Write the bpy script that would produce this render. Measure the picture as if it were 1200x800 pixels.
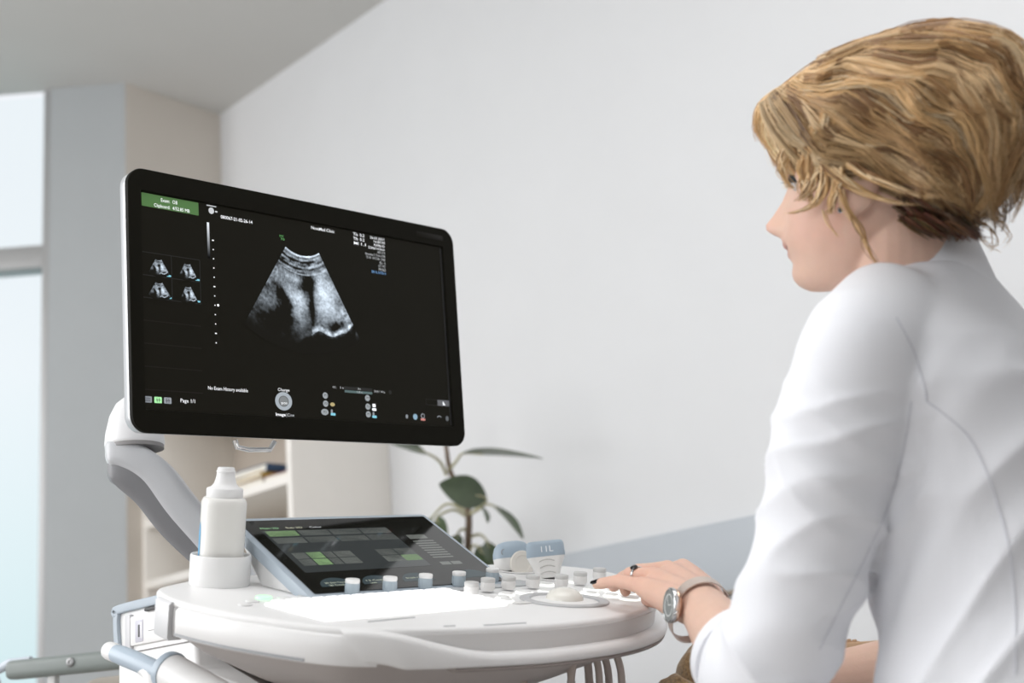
import bpy, bmesh, math, random
import numpy as np
from mathutils import Matrix, Vector, noise
random.seed(7); RNG = np.random.default_rng(7)
scene = bpy.context.scene
COL = scene.collection
for o in list(bpy.data.objects): bpy.data.objects.remove(o)

# ------------------------------------------------------------------ camera (50 mm, crouching height, tilted up, slight roll)
CAM = Vector((0, 0, .63))
RC = Vector((.99691733, .02088426, -.07562855)); UC = Vector((.0784591, -.26535972, .96095181)); FC = Vector((0, .96392327, .26618027))
cam = bpy.data.cameras.new('camera'); cam.lens = 50; cam.sensor_width = 36; cam.clip_start = .05
cam_o = bpy.data.objects.new('camera', cam); COL.objects.link(cam_o)
M = Matrix((RC, UC, -FC)).transposed().to_4x4(); M.translation = CAM
cam_o.matrix_world = M; scene.camera = cam_o
cam.dof.use_dof = True; cam.dof.focus_distance = 1.78; cam.dof.aperture_fstop = 3.6

# ------------------------------------------------------------------ world: pale overcast sky
w = bpy.data.worlds.new('sky'); scene.world = w; w.use_nodes = True
nt = w.node_tree; nt.nodes.clear()
tc = nt.nodes.new('ShaderNodeTexCoord'); sep = nt.nodes.new('ShaderNodeSeparateXYZ'); cr = nt.nodes.new('ShaderNodeValToRGB')
bg = nt.nodes.new('ShaderNodeBackground'); out = nt.nodes.new('ShaderNodeOutputWorld')
nt.links.new(tc.outputs['Generated'], sep.inputs[0]); nt.links.new(sep.outputs['Z'], cr.inputs[0])
cr.color_ramp.elements[0].position = .0; cr.color_ramp.elements[0].color = (.60, .78, .81, 1)
cr.color_ramp.elements[1].position = .26; cr.color_ramp.elements[1].color = (.865, .895, .935, 1)
nt.links.new(cr.outputs[0], bg.inputs[0]); bg.inputs[1].default_value = 1.0; nt.links.new(bg.outputs[0], out.inputs[0])

# ------------------------------------------------------------------ unseen area lamps: assumed side and overhead light, added fill behind the camera
def area(name, loc, target, sx, sy, power, color):
    l = bpy.data.lights.new(name, 'AREA'); l.shape = 'RECTANGLE'; l.size = sx; l.size_y = sy; l.energy = power; l.color = color
    o = bpy.data.objects.new(name, l); COL.objects.link(o); o.location = loc
    o.rotation_euler = (Vector(target) - Vector(loc)).to_track_quat('-Z', 'Y').to_euler(); return o
area('assumed_side_light', (-2.85, 1.5, 1.65), (.4, 1.9, 1.15), 2.8, 2.0, 69, (.985, .99, 1))  # assumed daylight from the left; the wall behind this lamp has no window
area('added_rear_fill', (-1.6, -2.35, 1.8), (.2, 2.0, 1.3), 2.6, 1.6, 50, (.985, .99, 1))  # added fill lamp behind the camera; the rear wall has no window
area('assumed_overhead_light', (.25, 1.15, 2.66), (.25, 1.15, 0), 1.8, 1.2, 20, (.99, .995, 1))  # assumed lamp above, out of view; no fixture is built for it
scene.view_settings.view_transform = 'Standard'; scene.view_settings.look = 'None'
scene.view_settings.exposure = 0.06; scene.view_settings.gamma = 1; scene.view_settings.use_curve_mapping = False

# ------------------------------------------------------------------ helpers
def at(x, y, d):
    """a point seen at (x, y) of the 1200x800 photograph, d metres in front of the lens"""
    return CAM + (RC * ((x - 600) / 1666.7) - UC * ((y - 400) / 1666.7) + FC) * d
MATS = {}
def mat(name, col, rough=.5, metal=0, emit=0, ecol=None, var=0, vscale=30, bump=0, bscale=200, coat=0, trans=0, sss=0, attr=None, spec=.5, sheen=0, emit_attr=None):
    if name in MATS: return MATS[name]
    m = bpy.data.materials.new(name); m.use_nodes = True; n = m.node_tree; b = n.nodes['Principled BSDF']
    c = (*col, 1) if len(col) == 3 else col
    b.inputs['Base Color'].default_value = c; b.inputs['Roughness'].default_value = rough; b.inputs['Metallic'].default_value = metal
    b.inputs['Coat Weight'].default_value = coat; b.inputs['Transmission Weight'].default_value = trans
    b.inputs['Specular IOR Level'].default_value = spec
    if sss:
        b.inputs['Subsurface Weight'].default_value = sss; b.inputs['Subsurface Radius'].default_value = (.012, .004, .002); b.inputs['Subsurface Scale'].default_value = .6
    if sheen: b.inputs['Sheen Weight'].default_value = sheen
    if emit:
        b.inputs['Emission Color'].default_value = (*(ecol or col), 1); b.inputs['Emission Strength'].default_value = emit
    src = None
    if attr:
        a = n.nodes.new('ShaderNodeAttribute'); a.attribute_name = attr; src = a.outputs['Color']
    if var:
        t = n.nodes.new('ShaderNodeTexCoord'); nz = n.nodes.new('ShaderNodeTexNoise'); nz.inputs['Scale'].default_value = vscale; nz.inputs['Detail'].default_value = 4
        n.links.new(t.outputs['Object'], nz.inputs['Vector'])
        hs = n.nodes.new('ShaderNodeHueSaturation'); mr = n.nodes.new('ShaderNodeMapRange')
        mr.inputs['To Min'].default_value = 1 - var; mr.inputs['To Max'].default_value = 1 + var; mr.inputs['From Min'].default_value = .25; mr.inputs['From Max'].default_value = .75
        n.links.new(nz.outputs['Fac'], mr.inputs['Value']); n.links.new(mr.outputs[0], hs.inputs['Value'])
        if src: n.links.new(src, hs.inputs['Color'])
        else: hs.inputs['Color'].default_value = c
        src = hs.outputs[0]
    if src: n.links.new(src, b.inputs['Base Color'])
    if emit_attr:
        a = n.nodes.new('ShaderNodeAttribute'); a.attribute_name = emit_attr
        n.links.new(a.outputs['Color'], b.inputs['Emission Color']); b.inputs['Emission Strength'].default_value = 1
    if bump:
        t = n.nodes.new('ShaderNodeTexCoord'); nz = n.nodes.new('ShaderNodeTexNoise'); nz.inputs['Scale'].default_value = bscale; nz.inputs['Detail'].default_value = 3
        n.links.new(t.outputs['Object'], nz.inputs['Vector'])
        bp = n.nodes.new('ShaderNodeBump'); bp.inputs['Strength'].default_value = bump; bp.inputs['Distance'].default_value = .002
        n.links.new(nz.outputs['Fac'], bp.inputs['Height']); n.links.new(bp.outputs[0], b.inputs['Normal'])
    MATS[name] = m; return m

WM = {}
def link(o, world, parent):
    COL.objects.link(o); world = world.copy() if world else Matrix.Identity(4)
    if parent is not None:
        o.parent = parent; o.matrix_parent_inverse = WM[parent.name].inverted()
    o.matrix_basis = world; WM[o.name] = world
    return o
def thing(name, label, cat, loc, group=None):
    o = bpy.data.objects.new(name, None); o.empty_display_size = .05
    link(o, Matrix.Translation(Vector(loc)), None); return tag(o, label, cat, group)
def tag(o, label, cat, group=None):
    o['label'] = label; o['category'] = cat
    if group: o['group'] = group
    return o

class G:
    """collects geometry"""
    def __init__(s): s.v = []; s.f = []
    def add(s, v, f, m=None):
        k = len(s.v)
        s.v += [(m @ Vector(p)) for p in v] if m is not None else [Vector(p) for p in v]
        s.f += [tuple(i + k for i in q) for q in f]; return s
    def mesh(s, smooth=True, angle=40, name='shape'):
        me = bpy.data.meshes.new(name); me.from_pydata([tuple(p) for p in s.v], [], s.f)
        bm = bmesh.new(); bm.from_mesh(me); bmesh.ops.recalc_face_normals(bm, faces=bm.faces); bm.to_mesh(me); bm.free()
        if smooth: finish(me, angle)
        return me
def finish(me, angle=40):
    me.polygons.foreach_set('use_smooth', [True] * len(me.polygons))
    if angle < 180:
        bm = bmesh.new(); bm.from_mesh(me); lim = math.radians(angle)
        for e in bm.edges:
            if len(e.link_faces) == 2 and e.calc_face_angle(0) > lim: e.smooth = False
        bm.to_mesh(me); bm.free()
def put(name, g, m, parent=None, world=None, smooth=True, angle=40):
    me = g if isinstance(g, bpy.types.Mesh) else g.mesh(smooth, angle, name)
    o = bpy.data.objects.new(name, me)
    if m is not None and not me.materials: me.materials.append(m)
    return link(o, world, parent)
def struct(name, g, m, parent=None, label=None, **k):
    o = put(name, g, m, parent, **k)
    if parent is None:
        o['kind'] = 'structure'
        if label: o['label'] = label
    return o

def box(g, c, s, m=None, bev=0, seg=2):
    bm = bmesh.new(); bmesh.ops.create_cube(bm, size=1)
    for v in bm.verts: v.co = Vector((v.co.x * s[0] + c[0], v.co.y * s[1] + c[1], v.co.z * s[2] + c[2]))
    if bev: bmesh.ops.bevel(bm, geom=list(bm.edges), offset=bev, segments=seg, affect='EDGES', profile=.5)
    bm.verts.index_update()
    g.add([v.co.copy() for v in bm.verts], [[v.index for v in f.verts] for f in bm.faces], m); bm.free(); return g
def loft(g, rings, closed=True, cap0=True, cap1=True, m=None):
    n = len(rings[0]); v = [p for r in rings for p in r]; f = []
    for i in range(len(rings) - 1):
        for j in range(n if closed else n - 1):
            a, b = i * n + j, i * n + (j + 1) % n
            f.append((a, b, b + n, a + n))
    if cap0: f.append(tuple(range(n - 1, -1, -1)))
    if cap1: f.append(tuple(range((len(rings) - 1) * n, len(rings) * n)))
    return g.add(v, f, m)
def frames(path):
    P = [Vector(p) for p in path]; T = []
    for i in range(len(P)):
        t = (P[min(i + 1, len(P) - 1)] - P[max(i - 1, 0)]); T.append(t.normalized())
    up = Vector((0, 0, 1)) if abs(T[0].z) < .9 else Vector((1, 0, 0))
    u = (up - T[0] * up.dot(T[0])).normalized(); out = []
    for i, t in enumerate(T):
        u = (u - t * u.dot(t)).normalized(); out.append((P[i], t, u, t.cross(u)))
    return out
def tube(g, path, rad, n=12, m=None, round_ends=False, flat=1.0):
    fr = frames(path); R = rad if hasattr(rad, '__len__') else [rad] * len(fr); rings = []
    if round_ends:
        p, t, u, w_ = fr[0]; r = R[0]
        for k in (.97, .75, .4):
            rings.append([p - t * r * k + (u * math.cos(a) * flat + w_ * math.sin(a)) * r * math.sqrt(1 - k * k) for a in [2 * math.pi * j / n for j in range(n)]])
    for (p, t, u, w_), r in zip(fr, R):
        rings.append([p + (u * math.cos(a) * flat + w_ * math.sin(a)) * r for a in [2 * math.pi * j / n for j in range(n)]])
    if round_ends:
        p, t, u, w_ = fr[-1]; r = R[-1]
        for k in (.4, .75, .97):
            rings.append([p + t * r * k + (u * math.cos(a) * flat + w_ * math.sin(a)) * r * math.sqrt(1 - k * k) for a in [2 * math.pi * j / n for j in range(n)]])
    return loft(g, rings, m=m)
def lathe(g, prof, n=32, m=None, cap0=True, cap1=True):
    return loft(g, [[Vector((r * math.cos(2 * math.pi * j / n), r * math.sin(2 * math.pi * j / n), z)) for j in range(n)] for r, z in prof], m=m, cap0=cap0, cap1=cap1)
def catmull(P, n, closed=False):
    P = [Vector(p) for p in P]; k = len(P); out = []; segs = k if closed else k - 1
    for i in range(n if closed else n):
        u = i / (n if closed else n - 1) * segs; s = min(int(u), segs - 1); t = u - s
        g_ = (lambda j: P[j % k]) if closed else (lambda j: P[max(0, min(k - 1, j))])
        a, b, c, d = g_(s - 1), g_(s), g_(s + 1), g_(s + 2)
        out.append(.5 * ((2 * b) + (c - a) * t + (2 * a - 5 * b + 4 * c - d) * t * t + (3 * b - a - 3 * c + d) * t ** 3))
    return out
def rr(w_, h, r, n=6, cx=0, cy=0):
    o = []
    for sx, sy, a0 in ((1, 1, 0), (-1, 1, 90), (-1, -1, 180), (1, -1, 270)):
        for k in range(n + 1):
            a = math.radians(a0 + 90 * k / n); o.append((cx + sx * (w_ / 2 - r) + r * math.cos(a), cy + sy * (h / 2 - r) + r * math.sin(a)))
    return o
def slab(g, w_, h, r, z0, z1, cx=0, cy=0, bev=.001, m=None, n=6):
    """rounded-rectangle plate from z0 to z1 with eased edges"""
    lv = [(z0, -bev), (z0 + bev, 0), (z1 - bev, 0), (z1 - .3 * bev, -.3 * bev), (z1, -bev)] if bev else [(z0, 0), (z1, 0)]
    return loft(g, [[Vector((x, y, z)) for x, y in rr(w_ + 2 * d, h + 2 * d, max(r + d, 1e-4), n, cx, cy)] for z, d in lv], m=m)
def frame4(x, y, z, o):
    M_ = Matrix((x, y, z)).transposed().to_4x4(); M_.translation = o; return M_
def sstep(a, b, x):
    t = max(0, min(1, (x - a) / (b - a))); return t * t * (3 - 2 * t)

# ------------------------------------------------------------------ the room
WALL = mat('painted_wall', (.70, .705, .715), .85, var=.012, vscale=6, bump=.05, bscale=300)
BEIGE = mat('warm_wall', (.68, .63, .57), .85, var=.015, vscale=6, bump=.05, bscale=300)
SHADEW = mat('grey_shade_wall', (.42, .44, .45), .85, var=.015, vscale=8, bump=.05, bscale=300)  # backlit window side: its shading is painted in as grey
CEIL = mat('ceiling_paint', (.60, .595, .575), .9, var=.015, vscale=4)
FLOOR = mat('floor_vinyl', (.44, .41, .385), .45, var=.05, vscale=20)
HGT = 2.7
K = Vector((-.915, 4.3672, 0)); P1 = Vector((-1.1519, 4.0807, 0)); WE = -1.387
DL = Vector((.680726, -.732538, 0)); NR = Vector((-.732538, -.680726, 0))     # along the long wall towards us, and its face
Z3 = Vector((0, 0, 1))
def wall_between(name, a, b, nrm, m, z0=0, z1=HGT, th=.12, label=None, smooth=False):
    g = G(); n_ = -nrm * th
    g.add([a + Z3 * z0, b + Z3 * z0, b + Z3 * z0 + n_, a + Z3 * z0 + n_, a + Z3 * z1, b + Z3 * z1, b + Z3 * z1 + n_, a + Z3 * z1 + n_],
          [(0, 1, 2, 3), (4, 5, 6, 7), (0, 1, 5, 4), (1, 2, 6, 5), (2, 3, 7, 6), (3, 0, 4, 7)])
    return struct(name, g, m, label=label, smooth=False)
wall_r = wall_between('wall_right', K - DL * .1, K + DL * 6.2, NR, WALL, label='long plain white wall behind the woman and the plant')
nL = Vector((.7706, -.6373, 0))
wall_between('wall_left', P1, K + Vector((.6373, .7706, 0)) * .1, nL, BEIGE, label='narrow warm beige wall running into the far corner')
nW = Vector((0, -1, 0)); P1w = P1.copy()
g = G(); box(g, ((P1.x + WE) / 2, P1.y + .15, HGT / 2), (P1.x - WE, .30, HGT)); struct('wall_back', g, SHADEW, label='wall pier between the window and the corner, greyed with painted shade', smooth=False)
g = G(); box(g, (WE - 1.0, P1.y + .15, .15), (2.0, .30, .30)); struct('wall_window', g, SHADEW, label='low wall below the tall window', smooth=False)
g = G(); cpl = [(-4, -3.3), (4, -3.3), (4, 4.9), (P1.x - .02, 4.9), (P1.x - .02, P1.y + .02), (-4, P1.y + .02)]
g.add([(x, y, z) for z in (HGT, HGT + .12) for x, y in cpl], [tuple(range(6)), tuple(range(6, 12))] + [(i, (i + 1) % 6, 6 + (i + 1) % 6, 6 + i) for i in range(6)]); struct('ceiling', g, CEIL, label='plain light grey ceiling', smooth=False)
wall_between('wall_rear', Vector((-3.1, -2.5, 0)), Vector((3.4, -2.5, 0)), Vector((0, 1, 0)), WALL, label='plain white wall behind the viewpoint')
wall_between('wall_side', Vector((3.31, -2.5, 0)), Vector((3.31, -.1, 0)), Vector((-1, 0, 0)), WALL, label='plain white side wall beyond the picture')
wall_between('wall_far_left', Vector((-3.1, -2.5, 0)), Vector((-3.1, 4.2, 0)), Vector((1, 0, 0)), WALL, label='plain white wall left of the picture')
g = G(); box(g, (0, 1.2, -.05), (8, 9, .10)); struct('floor', g, FLOOR, label='plain pale vinyl floor', smooth=False)
# tall window: two frosted panes in a metal frame
ALU = mat('window_metal', (.42, .42, .42), .4, metal=.3); GLASS = None
m_ = bpy.data.materials.new('window_glass'); m_.use_nodes = True; n_ = m_.node_tree; n_.nodes.clear()
o_ = n_.nodes.new('ShaderNodeOutputMaterial'); tr = n_.nodes.new('ShaderNodeBsdfTransparent'); gl = n_.nodes.new('ShaderNodeBsdfGlossy'); mx = n_.nodes.new('ShaderNodeMixShader')
tr.inputs[0].default_value = (.97, .99, .99, 1); gl.inputs['Roughness'].default_value = .3; mx.inputs[0].default_value = .01
n_.links.new(tr.outputs[0], mx.inputs[1]); n_.links.new(gl.outputs[0], mx.inputs[2]); n_.links.new(mx.outputs[0], o_.inputs[0]); GLASS = m_
wy = P1.y + .012
g = G(); box(g, (WE - .012, wy + .03, 1.5), (.024, .07, 2.4), bev=.003); win = struct('window_1', g, ALU, label='tall frosted window in a metal frame beside the wall pier')
g = G(); box(g, (WE - 1.0, wy + .03, 2.146), (1.96, .075, .072), bev=.004); put('transom_bar', g, ALU, win)
g = G(); box(g, (WE - 1.0, wy + .03, .33), (1.96, .075, .06), bev=.004); put('sill_bar', g, ALU, win)
g = G(); box(g, (WE - 1.99, wy + .03, 1.5), (.03, .07, 2.4), bev=.003); put('jamb', g, ALU, win)
g = G(); box(g, (WE - 1.0, wy + .045, 2.44), (1.95, .008, .52)); put('pane', g, GLASS, win)
g = G(); box(g, (WE - 1.0, wy + .045, 1.235), (1.95, .008, 1.75)); put('pane', g, GLASS, win)
# grey wall guard with a thin brown lower trim
GUARD = mat('guard_grey', (.47, .50, .535), .5, var=.01, vscale=10); TRIMB = mat('guard_trim', (.28, .22, .16), .5)
MW = frame4(DL, -NR, Z3, K)
A0 = (Vector((.04, 3.33, 0)) - K).dot(DL)
g = G(); box(g, ((A0 + 5.6) / 2, -.011, .949), (5.6 - A0, .022, .142), bev=.004); guard = struct('trim_1', g, GUARD, label='flat grey wall guard running along the white wall', world=MW)
g = G(); box(g, ((A0 + 5.6) / 2, -.013, .875), (5.6 - A0, .026, .007), bev=.001); put('lower_edge', g, TRIMB, guard, MW)

# ------------------------------------------------------------------ bookcase in the far corner (its back on the long wall)
BC = mat('bookcase_cream', (.86, .825, .775), .5, var=.015, vscale=12); BCI = mat('bookcase_back', (.50, .44, .38), .6, var=.03, vscale=10)
b0 = (Vector((-.3525, 3.7618, 0)) - K).dot(DL); BD = .315; BH = 1.62
bcase = thing('bookcase', 'cream open bookcase standing in the far corner behind the monitor', 'bookcase', K + DL * (b0 / 2) + NR * .15)
def bput(name, c, s, m, bev=.003): g = G(); box(g, c, s, bev=bev); return put(name, g, m, bcase, MW)
bput('side_panel', (b0 - .011, -BD / 2, BH / 2), (.022, BD, BH), BC)
bput('side_panel', (.045, -BD / 2, BH / 2), (.022, BD, BH), BC)
bput('back_panel', (b0 / 2, -.006, BH / 2), (b0 - .05, .008, BH - .02), BCI, 0)
bput('top_panel', (b0 / 2, -BD / 2, BH - .011), (b0 - .05, BD - .004, .022), BC)
SH = []
for z in (.30, .62, .93, 1.125, 1.30):
    bput('shelf', ((b0 + .03) / 2, -BD / 2 - .002, z), (b0 - .075, BD - .006, .024), BC); SH.append(z + .012)
bput('plinth', (b0 / 2, -BD / 2, .04), (b0 - .06, BD - .03, .08), BC)
# books lying and standing on the shelf that shows below the monitor
def book(label, c, s, rot, col, group):
    t = thing('book', label, 'book', (MW @ Vector((c[0], c[1], c[2] - s[2] / 2))), group)
    Mb = MW @ Matrix.Translation(Vector(c)) @ Matrix.Rotation(rot, 4, 'Z')
    cm = mat('book_cover_%d' % int(sum(col) * 1000), col, .5)
    g = G(); box(g, (0, 0, s[2] / 2 - .0012), (s[0], s[1], .0024), bev=.0005); put('cover', g, cm, t, Mb)
    g = G(); box(g, (0, 0, -s[2] / 2 + .0012), (s[0], s[1], .0024), bev=.0005); put('cover', g, cm, t, Mb)
    g = G(); box(g, (s[0] / 2 - .001, 0, 0), (.002, s[1], s[2]), bev=.0005); put('spine', g, cm, t, Mb)
    g = G(); box(g, (-.002, 0, 0), (s[0] - .006, s[1] - .006, s[2] - .005)); put('pages', g, mat('book_pages', (.82, .78, .70), .8, var=.04, vscale=200), t, Mb)
zs = SH[4]
bk = 'books lying on the bookcase shelf'
book('brown book at the bottom of the lying pile on the shelf', (b0 - .27, -.20, zs + .011), (.20, .19, .022), .03, (.23, .15, .10), bk)
book('ochre yellow book in the middle of the lying pile on the shelf', (b0 - .265, -.205, zs + .0295), (.20, .18, .014), -.03, (.50, .33, .08), bk)
book('dark blue book on top of the lying pile on the shelf', (b0 - .26, -.20, zs + .0475), (.19, .18, .021), .05, (.05, .10, .19), bk)
book('small dark red book lying at the front end of the shelf', (b0 - .10, -.22, zs + .009), (.12, .15, .018), .08, (.20, .045, .05), bk)
z2 = SH[2]
book('small red book lying at the far end of the lower shelf', (.16, -.14, z2 + .014), (.15, .2, .028), 0, (.42, .12, .08), bk)

# ------------------------------------------------------------------ potted rubber plant by the wall
plant = thing('potted_plant', 'potted rubber plant with dark green leaves against the white wall', 'plant', (at(549, 640, 3.25).x, at(549, 640, 3.25).y, 0))
LEAF = mat('rubber_leaf', (.075, .105, .055), .32, var=.2, vscale=25, coat=.2); STEM = mat('plant_stem', (.16, .11, .075), .7, var=.2, vscale=60)
PET = mat('leaf_stalk', (.42, .40, .25), .5); POT = mat('white_pot', (.75, .75, .74), .35); SOIL = mat('potting_soil', (.06, .045, .035), .95, bump=.8, bscale=150)
pb = Vector((at(549, 640, 3.25).x, at(549, 640, 3.25).y, 0))
g = G(); lathe(g, [(.10, 0), (.115, .01), (.15, .68), (.155, .69), (.155, .71), (.145, .71), (.14, .66), (.02, .655)], 40); put('pot', g, POT, plant, Matrix.Translation(pb))
g = G(); lathe(g, [(.141, .655), (.141, .668), (.09, .675), (.01, .678)], 32); put('soil', g, SOIL, plant, Matrix.Translation(pb))
stem_pts = [pb + Vector((0, 0, .67)), at(548, 690, 3.25), at(548.5, 640, 3.25), at(549, 600, 3.25), at(541, 575, 3.25), at(528, 553, 3.25), at(523, 525, 3.25), at(519, 500, 3.25)]
g = G(); tube(g, catmull(stem_pts, 40), [.010 - .006 * (i / 39) for i in range(40)], 10); put('stem', g, STEM, plant)
def leaf(a, tip, width, nrm, droop=.0, fold=.25, stalk=None):
    """blade from a to tip, half-width `width`, facing nrm"""
    a, tip, nrm = Vector(a), Vector(tip), Vector(nrm).normalized(); ax = tip - a; L = ax.length; ax.normalize()
    sd = ax.cross(nrm).normalized(); up = sd.cross(ax).normalized(); g = G(); rings = []; NS, NW = 16, 8
    for i in range(NS + 1):
        s = i / NS; w_ = width * (math.sin(math.pi * min(1, s * .98 + .01)) ** .75) * (1.08 - .25 * s) + .0006
        c = a + ax * (s * L) - up * (droop * math.sin(math.pi * s) * -L)
        rings.append([c + sd * (w_ * k) + up * (fold * w_ * (abs(k) ** 1.3)) for k in [j / NW * 2 - 1 for j in range(NW + 1)]])
    top = [r for r in rings]; und = [[p - up * .0011 for p in r] for r in rings]
    v = [p for r in top for p in r] + [p for r in und for p in r]; n = NW + 1; off = len(top) * n; f = []
    for i in range(NS):
        for j in range(NW):
            q = (i * n + j, i * n + j + 1, (i + 1) * n + j + 1, (i + 1) * n + j); f.append(q); f.append(tuple(off + x for x in reversed(q)))
        for j in (0, NW):
            q = (i * n + j, (i + 1) * n + j, off + (i + 1) * n + j, off + i * n + j); f.append(q)
    g.add(v, f); lf = put('leaf', g, LEAF, plant)
    if stalk:
        gs = G(); tube(gs, catmull([Vector(p) for p in stalk] + [a, a + ax * (L * .25)], 14), [.0042 - .0024 * i / 13 for i in range(14)], 8); put('stalk', gs, PET, lf)
    return lf
toC = -FC
leaf(at(543, 531, 3.22), at(636, 537, 3.12), .040, Z3 * 1 - toC * .12, .02, .12, [at(525, 552, 3.25), at(535, 540, 3.24)])
leaf(at(500, 531, 3.2), at(440, 512, 3.12), .036, Z3 * .8 + toC * .7, .02, .2, [at(523, 556, 3.25), at(515, 540, 3.22)])
leaf(at(570, 584, 3.16), at(515, 567, 3.10), .037, toC + Z3 * .3, .02, .15, [at(549, 602, 3.25), at(562, 596, 3.2)])
leaf(at(560, 588, 3.22), at(571, 612, 3.16), .018, toC * .7 + RC * .8, .04, .3, [at(547, 592, 3.25), at(553, 588, 3.24)])
leaf(at(578, 592, 3.24), at(613, 631, 3.2), .022, toC * .5 + RC * .7 + Z3 * .6, .06, .2, [at(549, 606, 3.25), at(563, 592, 3.25)])
leaf(at(512, 606, 3.22), at(524, 636, 3.18), .026, toC * .8 - RC * .6, .04, .2, [at(548, 606, 3.25), at(531, 597, 3.24)])
leaf(at(508, 604, 3.24), at(492, 640, 3.2), .026, toC * .5 - RC * .8 + Z3 * .3, .05, .2, [at(548, 600, 3.25), at(525, 590, 3.25)])
leaf(at(571, 634, 3.22), at(578, 668, 3.18), .026, toC * .8 + RC * .6, .03, .25, [at(549, 630, 3.25), at(562, 626, 3.24)])
leaf(at(536, 626, 3.26), at(531, 652, 3.22), .022, toC * .8 - RC * .3, .03, .25, [at(549, 622, 3.25), at(541, 620, 3.25)])
leaf(at(560, 640, 3.22), at(590, 690, 3.16), .034, toC * .8 + RC * .3, .03, .25, [at(549, 650, 3.25), at(553, 640, 3.24)])
leaf(at(518, 505, 3.25), at(478, 465, 3.2), .03, toC * .5 - RC * .3 + Z3 * .5, .03, .2, [at(519, 502, 3.25), at(520, 503, 3.25)])
leaf(at(516, 505, 3.25), at(505, 460, 3.22), .03, toC * .8, .03, .2, [at(519, 502, 3.25), at(518, 503, 3.25)])

# ------------------------------------------------------------------ ultrasound machine
O = Vector((.0378, 1.7019, .7784)); CX = Vector((.7238, .6870, .0649)); CY = Vector((-.6773, .6892, .2573)); CN = Vector((.1320, -.2302, .9641))
CX.normalize(); CN = (CN - CX * CN.dot(CX)).normalized(); CY = CN.cross(CX)
MC = frame4(CX, CY, CN, O)                                      # control panel frame: x right, y up the slope, z out of the panel
YAW = math.radians(44.5); E1 = Vector((math.cos(YAW), math.sin(YAW), 0)); E2 = Vector((-math.sin(YAW), math.cos(YAW), 0))
MU = frame4(E1, E2, Z3, Vector((O.x, O.y, 0)))                  # the upright body of the machine
PLW = mat('machine_white', (.84, .835, .83), .38, var=.008, vscale=15); PLG = mat('machine_grey', (.74, .73, .72), .45)
PLB = mat('machine_blue_grey', (.39, .45, .51), .4); PLD = mat('machine_dark', (.06, .06, .062), .5); PLM = mat('machine_mid_grey', (.36, .37, .385), .4)
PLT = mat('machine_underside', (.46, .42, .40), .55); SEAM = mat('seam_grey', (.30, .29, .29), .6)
us = thing('ultrasound_machine', 'white ultrasound machine with black monitor, touch panel and lit controls', 'ultrasound machine', MU @ Vector((-.1, .15, 0)))

OUT = [(-.36, .285), (-.395, .255), (-.412, .20), (-.413, .145), (-.397, .06), (-.353, -.036), (-.272, -.078), (-.20, -.100), (-.127, -.113), (-.03, -.109), (.05, -.085), (.115, -.045), (.175, .015), (.235, .10), (.262, .18), (.235, .25), (.16, .29), (-.02, .315), (-.2, .32), (-.3, .312)]
OL = [Vector((p.x, p.y)) for p in catmull([(x, y, 0) for x, y in OUT], 240, True)]
def onorm(P):
    n = len(P); r = []
    for i in range(n):
        t = P[(i + 2) % n] - P[i - 2]; r.append(Vector((t.y, -t.x)).normalized())
    return r
ON = onorm(OL)
if (OL[0] + ON[0] * .05 - Vector((-.08, .1))).length < (OL[0] - Vector((-.08, .1))).length: ON = [-x for x in ON]
def ring(off, h): return [Vector((p.x + q.x * off, p.y + q.y * off, h)) for p, q in zip(OL, ON)]
g = G(); loft(g, [ring(-.07, -.030), ring(-.006, -.028), ring(-.004, -.012), ring(-.0008, -.006), ring(-.0012, -.003), ring(-.003, -.0008), ring(-.006, 0)], cap0=True, cap1=True)
deck = put('control_deck', g, PLW, us, MC)
g = G(); loft(g, [ring(-.16, -.115), ring(-.10, -.088), ring(-.05, -.064), ring(-.022, -.044), ring(-.010, -.034), ring(-.007, -.027)], cap0=True, cap1=True); put('deck_underside', g, PLT, us, MC)  # brown tone carries the shade under the deck in its colour
# outline stations by angle: find indices by x on the front
def idx(x, y): return min(range(len(OL)), key=lambda i: (OL[i] - Vector((x, y))).length)
iL, iR = idx(-.353, -.036), idx(.235, .10)
ids = list(range(iL, iR + 1)) if iL < iR else [i % 240 for i in range(iL, iR + 241)]
ln = [0]
for a, b in zip(ids, ids[1:]): ln.append(ln[-1] + (OL[b] - OL[a]).length)
tot = ln[-1]
rings = []
for i, s in zip(ids, ln):
    ht = -.0015 - .0245 * sstep(.02, .17, s) * sstep(0, .10, tot - s); ob = .0085 * sstep(0, .06, s) * sstep(0, .03, tot - s) + .0045
    p, q = OL[i], ON[i]; hb = -.034 - .006 * sstep(0, .06, s); tg = Vector((-q.y, q.x)); tg = tg if tg.dot(OL[ids[5]] - OL[ids[0]]) > 0 else -tg
    sec = [(-.014, ht), (ob - .007, ht + .0005), (ob - .002, ht - .002), (ob, ht - .006), (ob, hb + .005), (ob - .002, hb + .0015), (ob - .006, hb), (-.012, hb)]
    rings.append([Vector((p.x + q.x * o_ + tg.x * .9 * -h * (1 - sstep(0, .09, s)), p.y + q.y * o_ + tg.y * .9 * -h * (1 - sstep(0, .09, s)), h)) for o_, h in sec])
g = G(); loft(g, rings); put('hand_rest', g, PLW, us, MC, angle=60)
rings = []
for i, s in list(zip(ids, ln))[16:]:
    p, q = OL[i], ON[i]; ob = .0105 * sstep(0.0, .05, s) * sstep(0, .03, tot - s)
    rings.append([Vector((p.x + q.x * o_, p.y + q.y * o_, h)) for o_, h in [(-.012, -.0395), (ob - .001, -.0395), (ob + .0005, -.041), (ob - .001, -.0435), (ob - .006, -.045), (-.012, -.045)]])
g = G(); loft(g, rings); put('hand_rest_gasket', g, mat('gasket', (.33, .29, .27), .6), us, MC, angle=60)
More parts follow.
